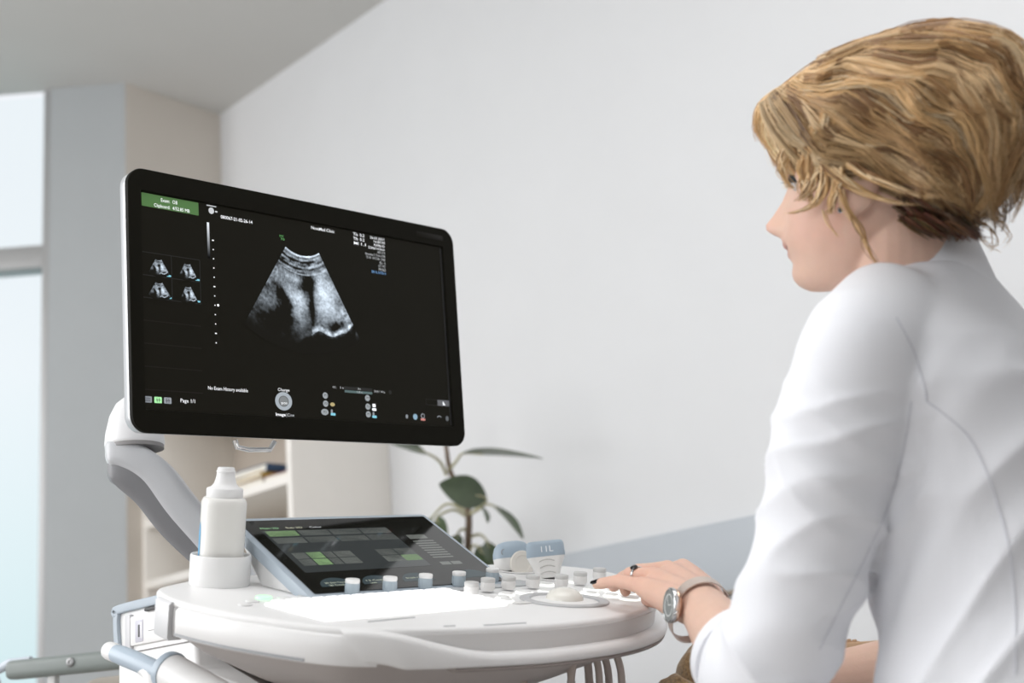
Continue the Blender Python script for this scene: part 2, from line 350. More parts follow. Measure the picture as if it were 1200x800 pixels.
# recessed grey front between deck and hand rest
rings = []
for i, s in list(zip(ids, ln))[8:-6]:
    p, q = OL[i], ON[i]
    rings.append([Vector((p.x + q.x * o_, p.y + q.y * o_, h)) for o_, h in [(-.010, -.0065), (.0004, -.0065), (-.0022, -.014), (-.003, -.029), (-.012, -.029)]])
g = G(); loft(g, rings); put('front_recess', g, PLG, us, MC, angle=60)
# left side skirt and end cap
i0, i1 = idx(-.402, .235), idx(-.318, -.058)
ids2 = list(range(i0, i1 + 1))
def skirt(name, ids_, m, ob, h0, h1):
    rings = []
    for k, i in enumerate(ids_):
        p, q = OL[i], ON[i]
        rings.append([Vector((p.x + q.x * o_, p.y + q.y * o_, h)) for o_, h in [(-.012, h0), (ob - .003, h0), (ob, h0 - .003), (ob, h1 + .002), (ob - .002, h1), (-.012, h1)]])
    g = G(); loft(g, rings); return put(name, g, m, us, MC, angle=60)
skirt('side_skirt', ids2[14:], PLW, .003, -.007, -.038)
skirt('side_skirt_trim', ids2[14:-9], PLM, .0036, -.0335, -.0355)
skirt('end_cap', ids2[2:12], mat('machine_cap', (.70, .70, .71), .4), .0045, -.003, -.044)
skirt('end_cap_joint', ids2[12:15], SEAM, .001, -.006, -.04)

# gel cup, standing on the left of the deck
cup_m = MC @ Matrix.Translation((-.309, .262, 0))
g = G(); lathe(g, [(.0345, 0), (.0352, .002), (.0352, .0335), (.0345, .035), (.0325, .035), (.0318, .0335), (.0315, .006), (.002, .005)], 48); put('gel_cup', g, PLW, us, cup_m)
# power buttons beside the keyboard
def cyl(r, h, b=.0008): return [(r - b, 0), (r, b * .5), (r, h - b), (r - b * .3, h - b * .3), (r - b, h), (.0005, h)]
g = G(); lathe(g, cyl(.009, .003), 24); put('power_button', g, mat('green_light', (.35, .9, .45), .4, emit=.9, ecol=(.45, 1, .5)), us, MC @ Matrix.Translation((-.322, .148, 0)))
for x, y in ((-.365, .118), (-.345, .135), (-.30, .142), (-.285, .134)):
    g = G(); lathe(g, cyl(.0075, .002), 20); put('panel_button', g, PLW, us, MC @ Matrix.Translation((x, y, 0)))

# back-lit keyboard
kb = put('keyboard', slab(G(), .256, .118, .008, 0, .002, -.218, .056, .0008), mat('keyboard_tray', (.85, .86, .86), .4, emit=.6, ecol=(1, 1, 1)), us, MC)
KEY = mat('lit_key', (.9, .9, .9), .4, emit=.85, ecol=(1, 1, 1)); km = slab(G(), .0152, .0152, .003, .002, .0055, bev=.0012).mesh(); km.materials.append(KEY)
sp = slab(G(), .085, .0152, .003, .002, .0055, bev=.0012).mesh(); sp.materials.append(KEY)
for r in range(6):
    for c in range(14):
        if r == 0 and 4 <= c <= 8: continue
        put('key', km, None, kb, MC @ Matrix.Translation((-.336 + c * .0178 + (r % 3) * .0022, .008 + r * .0188, 0)))
put('key', sp, None, kb, MC @ Matrix.Translation((-.229, .008, 0)))
# slots in the front lip
for x, y, ww, ang in ((-.275, -.0205, .064, .03), (-.182, -.094, .054, -.16), (-.245, -.078, .014, -.2)):
    g = G(); slab(g, ww, .0032, .0015, -.0004, .0006, bev=.0002); put('slot', g, PLM, us, MC @ Matrix.Translation((x, y, 0)) @ Matrix.Rotation(ang, 4, 'Z'))

# strip and knobs below the touch panel
g = G(); slab(g, .345, .040, .006, 0, .0022, -.108, .128, .0008); put('knob_strip', g, mat('strip_grey', (.50, .515, .53), .4), us, MC)
def knob(x, y, cap, body, r=.0082, h=.0135, hc=.005):
    Mk = MC @ Matrix.Translation((x, y, .002))
    g = G(); lathe(g, [(r * .86, 0), (r * .9, .001), (r * .98, .002), (r, .003), (r, h - .0006), (r - .0004, h)], 28)
    for k in range(20):
        a = k * 2 * math.pi / 20; box(g, (0, 0, 0), (.0007, .0006, h - .005), Matrix.Translation((r * math.cos(a), r * math.sin(a), h / 2 + .001)) @ Matrix.Rotation(a, 4, 'Z'))
    kn = put('knob', g, body, us, Mk)
    g = G(); lathe(g, [(r - .0002, h), (r + .0002, h + .0006), (r + .0002, h + hc - .001), (r - .0004, h + hc - .0002), (r - .0012, h + hc), (.0005, h + hc)], 28); put('knob_cap', g, cap, kn, Mk)
KB1 = mat('knob_blue', (.40, .47, .52), .35); KC1 = mat('knob_cap_white', (.80, .80, .79), .4); KB2 = mat('knob_white', (.80, .79, .78), .4); KC2 = mat('knob_cap_grey', (.58, .575, .565), .45)
for x, y in ((-.2195, .124), (-.1655, .1235), (-.109, .127), (-.0545, .129), (.009, .138)): knob(x, y, KC1, KB1)
for x, y in ((-.0866, .069), (-.0445, .087), (-.0095, .088), (.031, .0872), (.0695, .0757), (.1138, .0858), (.1697, .105)): knob(x, y, KC2, KB2, .0086, .0105, .0052)
# lit key caps around the trackball
LIT = mat('lit_ring', (.92, .94, .90), .4, emit=.75, ecol=(1, 1, .96)); BTN = mat('button_white', (.80, .80, .79), .35)
for x, y, r in ((-.038, .0595, .0085), (-.063, .038, .0085), (-.074, .022, .0085), (-.005, .064, .010), (.072, .105, .010), (.028, .060, .009), (.127, .113, .0085), (.060, .040, .008),
                (.0955, .0485, .0085), (.0685, .022, .0085), (.122, .051, .0085), (.110, .025, .009), (.081, .000, .009), (.134, .027, .009), (.115, .0028, .009), (.0865, -.026, .0125), (.15, .06, .0085), (.165, .04, .0085), (.105, -.03, .008)):
    Mb = MC @ Matrix.Translation((x, y, 0)); g = G(); lathe(g, [(r, 0), (r + .0012, .0006), (r + .0012, .0018), (r, .0022), (r - .001, .0014), (.0005, .0014)], 24); b_ = put('button', g, LIT, us, Mb)
    g = G(); lathe(g, [(r - .0012, .001), (r - .0013, .0034), (r - .0022, .0042), (.0005, .0046)], 24); put('button_cap', g, BTN, b_, Mb)
g = G(); lathe(g, [(.053, 0), (.0535, .0012), (.0525, .0022), (.042, .0022), (.041, .0010), (.0405, 0)], 64, cap0=False, cap1=False); put('trackball_ring', g, mat('ring_grey', (.50, .50, .51), .45), us, MC)
g = G(); lathe(g, [(.040, .0004), (.030, .0008), (.0245, .0018), (.0235, .0022), (.0005, .0022)], 48); put('trackball_seat', g, PLW, us, MC)
g = G(); lathe(g, [(.0225 * math.cos(a), .001 + .0150 * math.sin(a)) for a in [math.radians(k * 6) for k in range(0, 15)]] + [(.0004, .0160)], 40); put('trackball', g, mat('ball_cream', (.80, .78, .72), .25), us, MC)
g = G(); slab(g, .03, .012, .006, 0, .0014, -.062, .006, .0006); put('label_plate', g, PLG, us, MC)

# touch panel: a tilted glass plate in a blue grey frame
TH = .3657; TD = CY * math.cos(TH) + CN * math.sin(TH); TB = O + CX * -.275 + CY * .1217
MT = frame4(CX, TD, CX.cross(TD), TB); TW, TL_ = .3065, .1983
g = G(); slab(g, TW, TL_, .006, -.014, 0, TW / 2, TL_ / 2, .0012); tp = put('touch_panel', g, PLB, us, MT)
TGL = mat('touch_glass', (.010, .010, .008), .07, spec=1.0)
g = G(); slab(g, TW - .017, TL_ - .020, .003, .0002, .0012, TW / 2 + .001, TL_ / 2 + .001, 0); put('touch_glass', g, TGL, tp, MT, smooth=False)
def tq(name, x0, y0, x1, y1, m, r=.0008):
    g = G(); slab(g, (x1 - x0), (y1 - y0), r, .0012, .00135, (x0 + x1) / 2, (y0 + y1) / 2, 0); return put(name, g, m, tp, MT, smooth=False)
TG = mat('touch_tile_grey', (.03, .035, .035), .07, emit=.17, ecol=(.66, .70, .64), spec=1.0); TGG = mat('touch_tile_green', (.05, .12, .04), .07, emit=.34, ecol=(.62, .95, .46), spec=1.0); TGB = mat('touch_area', (.01, .01, .01), .07, spec=1.0, emit=.05, ecol=(.6, .7, .72))
tq('touch_area', .026, .058, .215, .162, TGB)
for r_, row in enumerate(((0, 1, 1, 1), (1, 1, 1, 1))):
    for c_ in range(4):
        x0 = .030 + c_ * .047; tq('tile', x0, .147 - r_ * .018, x0 + .044, .161 - r_ * .018, TGG if (r_, c_) == (0, 0) else TG)
for r_ in range(2):
    xs = (.034, .055, .078, .094, .122); 
    for c_ in range(4): tq('tile', xs[c_], .090 - r_ * .0165, xs[c_ + 1] - .002, .105 - r_ * .0165, TGG if c_ == 1 else TG)
for r_ in range(2):
    for c_ in range(2): tq('tile', .158 + c_ * .029, .090 - r_ * .0165, .185 + c_ * .029, .105 - r_ * .0165, TGG if (r_, c_) == (1, 1) else TG)
tq('tile', .232, .128, .262, .139, TG)
for k in range(8): tq('slider_line', .232, .120 - k * .0062, .266, .123 - k * .0062, TG)
for k in range(2): tq('tile', .233 + k * .018, .058, .249 + k * .018, .066, TG)
TDK = mat('touch_dial', (.03, .045, .05), .10, emit=.04, ecol=(.55, .75, .85))
for x in (.052, .112, .172, .262):
    g = G(); rgs = [[Vector((x + .024 * math.cos(a), .024 + .019 * math.sin(a), z)) for a in [math.pi * k / 24 for k in range(25)]] for z in (.0012, .00135)]; loft(g, rgs); put('dial', g, TDK, tp, MT, smooth=False)
def text(body, x, y, width, size, m, parent, Mf, z=.0002, align='LEFT', bold=0, name='screen_text'):
    c = bpy.data.curves.new(name, 'FONT'); c.body = body; c.size = size; c.align_x = align; c.align_y = 'CENTER'; c.offset = bold * size; c.materials.append(m); c.resolution_u = 2
    tmp = bpy.data.objects.new(name, c); me = bpy.data.meshes.new_from_object(tmp); bpy.data.objects.remove(tmp); me.materials.clear(); me.materials.append(m)
    xs_ = [v.co.x for v in me.vertices]; nat = max(1e-4, max(xs_) - min(xs_)); o = bpy.data.objects.new(name, me)
    return link(o, Mf @ Matrix.Translation((x, y, z)) @ Matrix.Diagonal((width / nat, 1, 1, 1)), parent)
TXT = mat('text_white', (.7, .7, .7), .5, emit=.75, ecol=(.92, .95, 1)); TXD = mat('text_dim', (.4, .4, .4), .5, emit=.42, ecol=(.85, .9, .95)); TXY = mat('text_pale', (.4, .4, .3), .5, emit=.28, ecol=(.9, .95, .7))
text('Main 2D', .028, .168, .026, .006, mat('text_green', (.2, .4, .2), .5, emit=.35, ecol=(.5, .9, .5)), tp, MT, .0014)
text('Sub 2D', .065, .168, .024, .006, TXY, tp, MT, .0014); text('Color', .10, .168, .018, .006, TXD, tp, MT, .0014)
for x, a_, b_ in ((.036, '2D Gain Transfer', '2D Threshold'), (.094, '1.2 Contrast', 'x 2'), (.155, 'Depth / Focus', '')):
    text(a_, x, .0315, .034, .0042, TXY, tp, MT, .0015)
    if b_: text(b_, x + .003, .0258, .028, .0042, TXY, tp, MT, .0015)
# touch panel foot: white wedge under the frame on the left
g = G(); w0 = MC.inverted() @ MT
def wedge(x0, x1):
    a = w0 @ Vector((x0, .010, -.0138)); b = w0 @ Vector((x0, TL_ - .03, -.0138)); c = w0 @ Vector((x1, .010, -.0138)); d = w0 @ Vector((x1, TL_ - .03, -.0138))
    dn = lambda p: Vector((p.x, p.y, .0005)); dnb = lambda p: Vector((p.x, p.y - .05, .0005))
    return [a, b, d, c, dn(a), dnb(b), dnb(d), dn(c)]
g.add(wedge(.006, TW - .02), [(0, 1, 2, 3), (4, 5, 6, 7), (0, 1, 5, 4), (1, 2, 6, 5), (2, 3, 7, 6), (3, 0, 4, 7)]); put('panel_foot', g, PLW, us, MC, angle=20)

# ---- monitor on its jointed arm
MXv = Vector((.6629, .7459, .0645)).normalized(); MZv = Vector((.0096, -.0946, .9955)); MNv = MXv.cross(MZv).normalized(); MZv = MNv.cross(MXv)
MM = frame4(MXv, MZv, MNv, Vector((-.2632, 1.8166, 1.1842))); MWd, MHt = .56, .3248
SIL = mat('monitor_silver', (.60, .61, .63), .3, metal=.35); BLK = mat('monitor_black', (.0085, .0078, .005), .55, spec=.06)
g = G(); loft(g, [[Vector((x, y, z)) for x, y in rr(MWd + 2 * d, MHt + 2 * d, .022 + d, 8)] for z, d in [(-.042, -.045), (-.038, -.030), (-.026, -.006), (-.020, -.002), (-.0070, -.0004)]]); mon = put('monitor', g, SIL, us, MM)
g = G(); fr = [[Vector((x, y, z)) for x, y in rr(a, b, r, 8, cx)] for a, b, r, z, cx in [(MWd - .001, MHt - .001, .0215, -.0070, 0), (MWd, MHt, .022, -.0004, 0), (MWd - .002, MHt - .002, .021, .0006, 0), (.520, .270, .002, .0006, -.0025), (.517, .267, .001, -.003, -.0025)]]
loft(g, fr, cap0=False, cap1=False); put('bezel', g, BLK, mon, MM)
SCR = mat('screen_black', (.004, .004, .003), .4, spec=.06, emit=.0065, ecol=(1, .88, .58)); g = G(); slab(g, .518, .268, .001, -.0034, -.0026, -.0025, 0, 0); put('screen', g, SCR, mon, MM)
g = G(); slab(g, .004, .264, .001, -.0026, -.0022, .2545, 0, 0); put('screen_edge', g, mat('edge_black', (.002, .002, .002), .3), mon, MM)
g = G(); slab(g, .055, .008, .003, .0006, .0010, .23, .147, .0002); put('badge', g, mat('badge_black', (.012, .011, .008), .4, spec=.1), mon, MM)
ZS = -.0022
def sq(name, x0, y0, x1, y1, m, r=.0008, z=ZS, parent=None):
    g = G(); slab(g, (x1 - x0) / 1000, (y1 - y0) / 1000, r, z - .0003, z, (x0 + x1) / 2000, (y0 + y1) / 2000, 0); return put(name, g, m, parent or mon, MM, smooth=False)
def st(b, x, y, wd, size, m=TXT, bold=.0, align='LEFT'): return text(b, x / 1000, y / 1000, wd / 1000, size / 1000, m, mon, MM, ZS + .0004, align, bold)
sq('green_banner', -259.5, 116.2, -176.5, 132.8, mat('banner_green', (.03, .08, .02), .4, emit=.16, ecol=(.30, .72, .20)))
st('Exam:  OB', -232.5, 127.3, 24, 6.6, TXT); st('Clipboard:  4/52.85 MB', -242.5, 119.4, 52, 6.2, TXT)
LN = mat('screen_line', (.01, .01, .01), .5, spec=.1, emit=.022, ecol=(.9, .9, .85)); CY_ = mat('screen_cyan', (.1, .3, .4), .5, emit=.5, ecol=(.35, .85, 1))
for y in (58.5, 30, 2.2): sq('grid_line', -260, y - .3, -177, y + .3, LN)
for y in (-26, -54, -82, -110): sq('grid_line', -261, y - .2, -178, y + .2, mat('faint_line', (.008, .006, .005), .5, spec=.1, emit=.012, ecol=(1, .9, .8)))
for x in (-219, -177): sq('grid_line', x - .3, 2, x + .3, 58, LN)
for x, y in ((-229, 31.5), (-187, 31.5), (-229, 4), (-187, 4)): sq('clip_tag', x, y, x + 9, y + 2.2, CY_)
# sonogram: a fan of tissue echoes, computed on a fine polar grid
ECHO = mat('echo_image', (.0, .0, .0), .5, spec=.03, emit=1, emit_attr='echo')
def gauss(x, y, cx, cy, sx, sy, a=0):
    c, s = math.cos(a), math.sin(a); u = (x - cx) * c + (y - cy) * s; v = -(x - cx) * s + (y - cy) * c
    return math.exp(-.5 * ((u / sx) ** 2 + (v / sy) ** 2))
def fb(x, y, s, seed, oct_=4):
    v = 0; a = .5
    for k in range(oct_): v += a * noise.noise(Vector((x * s, y * s, seed + k * 7.3))); s *= 2.1; a *= .55
    return v
ARC = [(-30, -34), (-6.5, -21), (12.4, -12), (34.5, -18), (57.7, -11), (78, 4)]
def echo(x, y, r, th):
    """brightness of the echo picture at (x, y) millimetres on the screen; r depth below the probe"""
    d = r - 54; tex = fb(x, y, .09, 1.0); grain = fb(r * .5, th * 55, .55, 5.0, 3); st_ = fb(th * 9, r * .28, .55, 11.)
    v = .11 + .26 * tex + .15 * grain
    if d < 27: v = .26 + .55 * st_ + .10 * math.sin(d * 1.25 + 4 * th) + .18 * grain - .3 * gauss(d, 0, 10, 0, 1.6, 1) - .25 * gauss(d, 0, 20, 0, 1.8, 1) + .5 * gauss(d, 0, 1.2, 0, .9, 1)
    v += .52 * gauss(x, y, 22, 36, 13, 24, .12) + .16 * gauss(x, y, 36, 28, 9, 17)
    v += .30 * gauss(x, y, -24, 53, 16, 4, -.35) + .28 * gauss(x, y, -36, 33, 8, 13, .5) + .30 * gauss(x, y, -20, 28, 9, 12) + .25 * gauss(x, y, -60, 52, 9, 9) + .25 * gauss(x, y, -71, 15, 7, 10, .8) + .22 * gauss(x, y, -18, 2, 8, 18)
    v -= .55 * gauss(x, y, -5, 47, 9, 7, .5) + .38 * gauss(x, y, 2, 22, 3.5, 17) + .25 * gauss(x, y, -50, 34, 6, 14, .6) + .30 * gauss(x, y, -60, -6, 14, 14) + .3 * gauss(x, y, 43, -6, 12, 5, .3) + .2 * gauss(x, y, -40, 8, 6, 14)
    v += .30 * gauss(x, y, 60, 12, 12, 9, .7) * (1 + 2 * tex) + .16 * gauss(x, y, 56, 34, 6, 14, .6)
    ya = None
    for (x0, y0), (x1, y1) in zip(ARC, ARC[1:]):
        if x0 <= x <= x1: t = (x - x0) / (x1 - x0); ya = y0 + (y1 - y0) * (t * t * (3 - 2 * t))
    if ya is not None:
        v += .62 * math.exp(-((y - ya) / 4.0) ** 2) * (.7 + .6 * tex + .3 * grain)
        if y < ya - 3: v = v * (.34 - .34 * sstep(3, 26, ya - y)) - .04
    if x < -20: v *= 1 - .85 * sstep(-15, -70, x) * sstep(40, -25, y)
    if y < -15: v *= 1 - .95 * sstep(-12, -44, y)
    if x < 0: v *= 1 - .98 * sstep(124, 172, r + .35 * x)
    v *= 1 - sstep(168, 188, r)
    v = v * (1 + .35 * grain) + .10 * fb(x, y, .5, 21., 2) * min(1, v * 3)
    return 1.45 * max(0, v) ** 1.3
def fan(name, cx, cy, sc, parent, n1, n2, r0=54, r1=188, a0=-33.2, a1=30.6, dim=1.0):
    vs, fs, cs = [], [], []
    for i in range(n1 + 1):
        r = r0 + (r1 - r0) * i / n1
        for j in range(n2 + 1):
            th = math.radians(a0 + (a1 - a0) * j / n2); x, y = -9.5 + r * math.sin(th), 140 - r * math.cos(th)
            vs.append(((cx + (x + 9.5) * sc) / 1000, (cy + (y - 60) * sc) / 1000, ZS + .0002)); b = echo(x, y, r, th) * dim; cs.append((b * .80 + .0115, b * .92 + .0107, b * 1.05 + .0084, 1))
    n = n2 + 1
    for i in range(n1):
        for j in range(n2): fs.append((i * n + j, i * n + j + 1, (i + 1) * n + j + 1, (i + 1) * n + j))
    me = bpy.data.meshes.new(name); me.from_pydata(vs, [], fs); ca = me.color_attributes.new('echo', 'FLOAT_COLOR', 'POINT'); ca.data.foreach_set('color', [c for q in cs for c in q])
    return put(name, me, ECHO, parent, MM)
fan('sonogram', -9.5, 60, 1, mon, 150, 150)
for x, y, a0, a1 in ((-238, 46, -30, 33), (-196, 46, -28, 30), (-238, 17, -33, 36), (-196, 17, -25, 30)): fan('thumbnail', x, y, .155, mon, 30, 30, a0=a0, a1=a1)
# grey scale bar and depth ticks
vs = []; fs = []; cs = []
for i in range(21):
    y = .1094 - .0466 * i / 20; vs += [(-.1645, y, ZS), (-.1610, y, ZS)]; b = (1 - i / 20) ** 1.5; cs += [(b * .9, b * .95, b, 1)] * 2
    if i: fs.append((2 * i - 2, 2 * i - 1, 2 * i + 1, 2 * i))
me = bpy.data.meshes.new('grey_bar'); me.from_pydata(vs, [], fs); ca = me.color_attributes.new('echo', 'FLOAT_COLOR', 'POINT'); ca.data.foreach_set('color', [c for q in cs for c in q]); put('grey_bar', me, ECHO, mon, MM)
for k in range(12):
    y = 87 - k * 12; wd = 2.6 if k in (0, 5, 10) else 1.5; sq('depth_tick', -155.8 - wd / 2, y - .7, -155.8 + wd / 2, y + .7, TXT, .0003)
sq('focus_mark', -152.5, 2, -149.5, 5, TXT, .0012)
g = G(); lathe(g, [(.0042, ZS), (.0042, ZS + .0002), (.003, ZS + .0002)], 20, cap1=False); put('clinic_mark', g, TXD, mon, MM @ Matrix.Translation((-.157, .1255, 0)))
sq('clinic_mark', -164, 131.2, -149, 132.6, TXD); sq('clinic_mark', -151, 124.5, -147.5, 126.5, TXD)
st('080067-21-02-26-14', -143, 119.6, 50, 6.2, TXT, .008); st('NovaMed Clinic', 6, 127.4, 41, 6.2, TXT, .006)
st('TIs', 82, 129.5, 8.5, 6.0, TXT, .006)
for k, (a_, b_) in enumerate((('', '0.2'), ('TIb', '0.2'), ('MI', '1.1'))):
    if a_: st(a_, 82, 129.5 - k * 6.4, 8.5, 6.0, TXT, .006)
    st(b_, 94, 129.5 - k * 6.4, 8.5, 6.0, TXT, .006)
for k, (b_, wd, m_) in enumerate((('26.02.2021', 27, TXT), ('16:07:35', 21, TXT), ('RAB6-D', 20, TXT), ('22Hz/14.0cm', 31, TXT), ('HD 27/1', 14, TXD), ('Routine 2 Trim./OB', 37, TXD), ('Th 41 / Pt 7.60 - 3.80', 36, TXD), ('Gn -3', 11, TXD), ('C7 / M7', 13, TXD), ('FF3/E2', 13, TXD), ('SRI II 3/CRI 4', 27, mat('text_blue', (.1, .2, .4), .5, emit=.6, ecol=(.25, .55, 1))))):
    st(b_, 140 - wd, 129 - k * 4.95, wd, 5.0, m_, 0)
TGn = mat('text_green2', (.1, .4, .1), .5, emit=.4, ecol=(.3, .9, .3)); st('VOC', -49, 108, 7, 4, TGn); st('7.0', -47, 104, 6, 4, TGn)
st('No Exam History available', -171, -103, 61, 6.4, TXT); st('Page 1/1', -212, -121, 21, 6.6, TXT); st('Change', -62, -98.5, 19, 5.6, TXT); st('Image', -67, -131, 16, 5.6, TXT, .02); st('|Cine', -50, -131, 13, 5.6, TXD)
IC = mat('icon_grey', (.2, .2, .22), .5, emit=.22, ecol=(.75, .85, .95)); ICG = mat('icon_green', (.2, .5, .2), .5, emit=.62, ecol=(.5, 1, .5)); ICD = mat('icon_dark', (.02, .02, .02), .5)
for x, m_, kk in ((-257, IC, 0), (-243, ICG, 1), (-229.5, IC, 2)):
    b_ = sq('icon', x - 5.2, -125.6, x + 5.2, -118.2, m_, .001)
    if kk == 0:
        for y in (-120.2, -122, -123.8): sq('icon_bar', x - 3.4, y - .35, x + 3.4, y + .35, ICD, .0001, ZS + .0002)
    else:
        for dx in (-1.6, 1.6): sq('icon_bar', x + dx - .3, -124.6, x + dx + .3, -119.2, ICD, .0001, ZS + .0002)
        sq('icon_bar', x - 3.4, -122.2, x + 3.4, -121.6, ICD, .0001, ZS + .0002)
def dot(name, x, y, r, m, z=ZS, ry=None):
    g = G(); ry = ry or r; loft(g, [[Vector(((x + r * math.cos(a)) / 1000, (y + ry * math.sin(a)) / 1000, z_)) for a in [2 * math.pi * k / 32 for k in range(32)]] for z_ in (z - .0003, z)]); return put(name, g, m, mon, MM, smooth=False)
dot('dial_icon', -52.5, -113.2, 13.8, mat('dial_icon_a', (.2, .2, .2), .5, emit=.36, ecol=(.72, .84, .95)), ZS, 12); dot('dial_icon', -52.5, -113.2, 8.2, mat('dial_icon_b', (.1, .1, .1), .5, emit=.05, ecol=(.6, .7, .8)), ZS + .0001, 7.2); dot('dial_icon', -52.5, -113.2, 7, mat('dial_icon_c', (.1, .1, .1), .5, emit=.20, ecol=(.75, .82, .85)), ZS + .0002, 6.2)
text('pos', -.0573, -.1155, .0095, .0052, TXT, mon, MM, ZS + .0006)
IB = mat('icon_button', (.2, .2, .2), .5, emit=.28, ecol=(.78, .88, .95))
for x, y, r in ((18.3, -101.7, 4.4), (18.4, -112.6, 4.4), (16.3, -124, 6.2), (93.8, -101, 4.4), (93.8, -112.8, 4.4), (93.9, -123.4, 4.4)):
    dot('icon_button', x, y, r, IB, ZS, 4.2); text('P%d' % (1 + int(y < -105)), (x - 2.6) / 1000, y / 1000, .005, .004, ICD, mon, MM, ZS + .0004)
dot('icon', 30.3, -113.1, 4, mat('icon_yellow', (.3, .25, .1), .5, emit=.3, ecol=(1, .8, .4)), ZS, 2.6); sq('icon', 26.5, -128, 34.5, -124.6, CY_); sq('icon', 27, -124.6, 30, -120, IC)
sq('icon', 102.5, -113, 108, -108.5, TXT); sq('icon', 101.5, -118, 109, -114.5, TXT); sq('icon', 101, -128, 109, -124.6, CY_); sq('icon', 102, -124.6, 105, -120, IC)
st('41:', 31, -89.6, 7, 4.2, TXD); st('1s', 43, -89.6, 6, 4.2, TXD); sq('timeline', 52, -91.2, 103, -87.2, LN); sq('timeline', 53, -95.4, 103, -92.2, mat('timeline_blue', (.05, .1, .1), .5, emit=.10, ecol=(.6, .85, .85))); st('3s', 76, -89.3, 5, 4, TXD); st('1.0 s', 74, -93.8, 9, 4, TXD); st('504 / 41s', 106, -91, 20, 4.2, TXD)
dot('icon', 137, -90.5, 2.8, LN)
sq('tool_box', 206, -104.5, 229, -96, LN, .001); sq('tool_box', 206.5, -104, 229, -96.5, SCR, .001, ZS + .0001); sq('tool_box', 229, -104.5, 253, -96, mat('tool_lit', (.1, .1, .1), .5, emit=.07, ecol=(.75, .8, .95)), .001)
g = G(); g.add([(.2395, -.0975, ZS + .0003), (.2395, -.1035, ZS + .0003), (.2448, -.1035, ZS + .0003)], [(0, 1, 2)]); put('cursor_icon', g, TXT, mon, MM)
dot('icon', 166.5, -123, 2.2, IC, ZS, 2.8); dot('icon', 183, -122.8, 4.2, mat('icon_blue', (.1, .2, .3), .5, emit=.36, ecol=(.55, .8, .95))); dot('icon', 198, -121, 3.6, IC); dot('icon', 198, -121, 2.4, SCR, ZS + .0001); sq('icon', 193.5, -127.5, 202.5, -124.6, mat('icon_red', (.3, .1, .08), .5, emit=.45, ecol=(1, .4, .35)))
dot('icon', 231, -121.3, 4, IC, ZS, 2.2); dot('icon', 231, -122.4, 3.6, SCR, ZS + .0001, 2); dot('icon', 247, -122.5, 3, mat('icon_dim', (.1, .1, .1), .5, emit=.08, ecol=(.7, .85, 1)), ZS, 3.6)

# arm: neck behind the monitor, knuckle, and a long sloping boom down to the machine
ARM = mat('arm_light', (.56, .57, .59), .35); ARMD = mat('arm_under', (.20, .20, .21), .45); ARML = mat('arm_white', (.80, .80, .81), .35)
def barm(name, m, pts, sec, parent=us):
    g = G(); fr_ = frames(pts); rings = []
    for k, (p, t, u, w_) in enumerate(fr_):
        hw, hh, dz, r = sec(k / (len(fr_) - 1)); rings.append([p + w_ * x + u * (y + dz) for x, y in rr(hw * 2, hh * 2, min(r, hw * .98, hh * .98), 5)])
    loft(g, rings); return put(name, g, m, parent, angle=50)
kp = at(158, 538, 1.86); low = at(262, 650, 1.84)
path = catmull([kp + Vector((-.030, .004, .004)), kp + Vector((-.008, 0, .004)), kp + (low - kp) * .25 + Z3 * .012, kp + (low - kp) * .55 + Z3 * .004, low, low + (low - kp) * .25 - Z3 * .02], 30)
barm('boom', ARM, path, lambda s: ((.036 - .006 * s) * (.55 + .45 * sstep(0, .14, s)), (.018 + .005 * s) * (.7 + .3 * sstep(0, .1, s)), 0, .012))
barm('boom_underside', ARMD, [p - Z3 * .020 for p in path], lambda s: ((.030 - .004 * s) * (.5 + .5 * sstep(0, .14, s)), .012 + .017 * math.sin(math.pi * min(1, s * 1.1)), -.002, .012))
g = G(); kn = Matrix.Translation(kp + Z3 * .016); lathe(g, [(.036, 0), (.0385, .003), (.0385, .006), (.037, .020), (.032, .042), (.024, .058), (.012, .068), (.001, .070)], 40); put('knuckle', g, ARML, us, kn)
g = G(); lathe(g, [(.0375, -.003), (.0375, .002)], 40); put('knuckle_joint', g, SEAM, us, kn)
neck_end = MM @ Vector((0, -.02, -.045)); n0 = kp + Z3 * .050
barm('neck', ARM, catmull([n0, n0 + (neck_end - n0) * .35 - MNv * .03 + Z3 * .01, n0 + (neck_end - n0) * .8 - MNv * .03 + Z3 * .02, neck_end], 20), lambda s: (.026, .024, 0, .012))
g = G(); slab(g, .13, .13, .012, -.058, -.040, 0, -.01, .003); put('mount_plate', g, ARM, us, MM)
# small handle loop under the monitor
g = G(); tube(g, [MM @ Vector(p) for p in ((-.115, -.163, -.025), (-.112, -.172, -.025), (-.095, -.175, -.025), (-.060, -.174, -.025), (-.052, -.163, -.025))], .0035, 10); put('monitor_handle', g, mat('chrome', (.8, .8, .8), .15, metal=1), us)

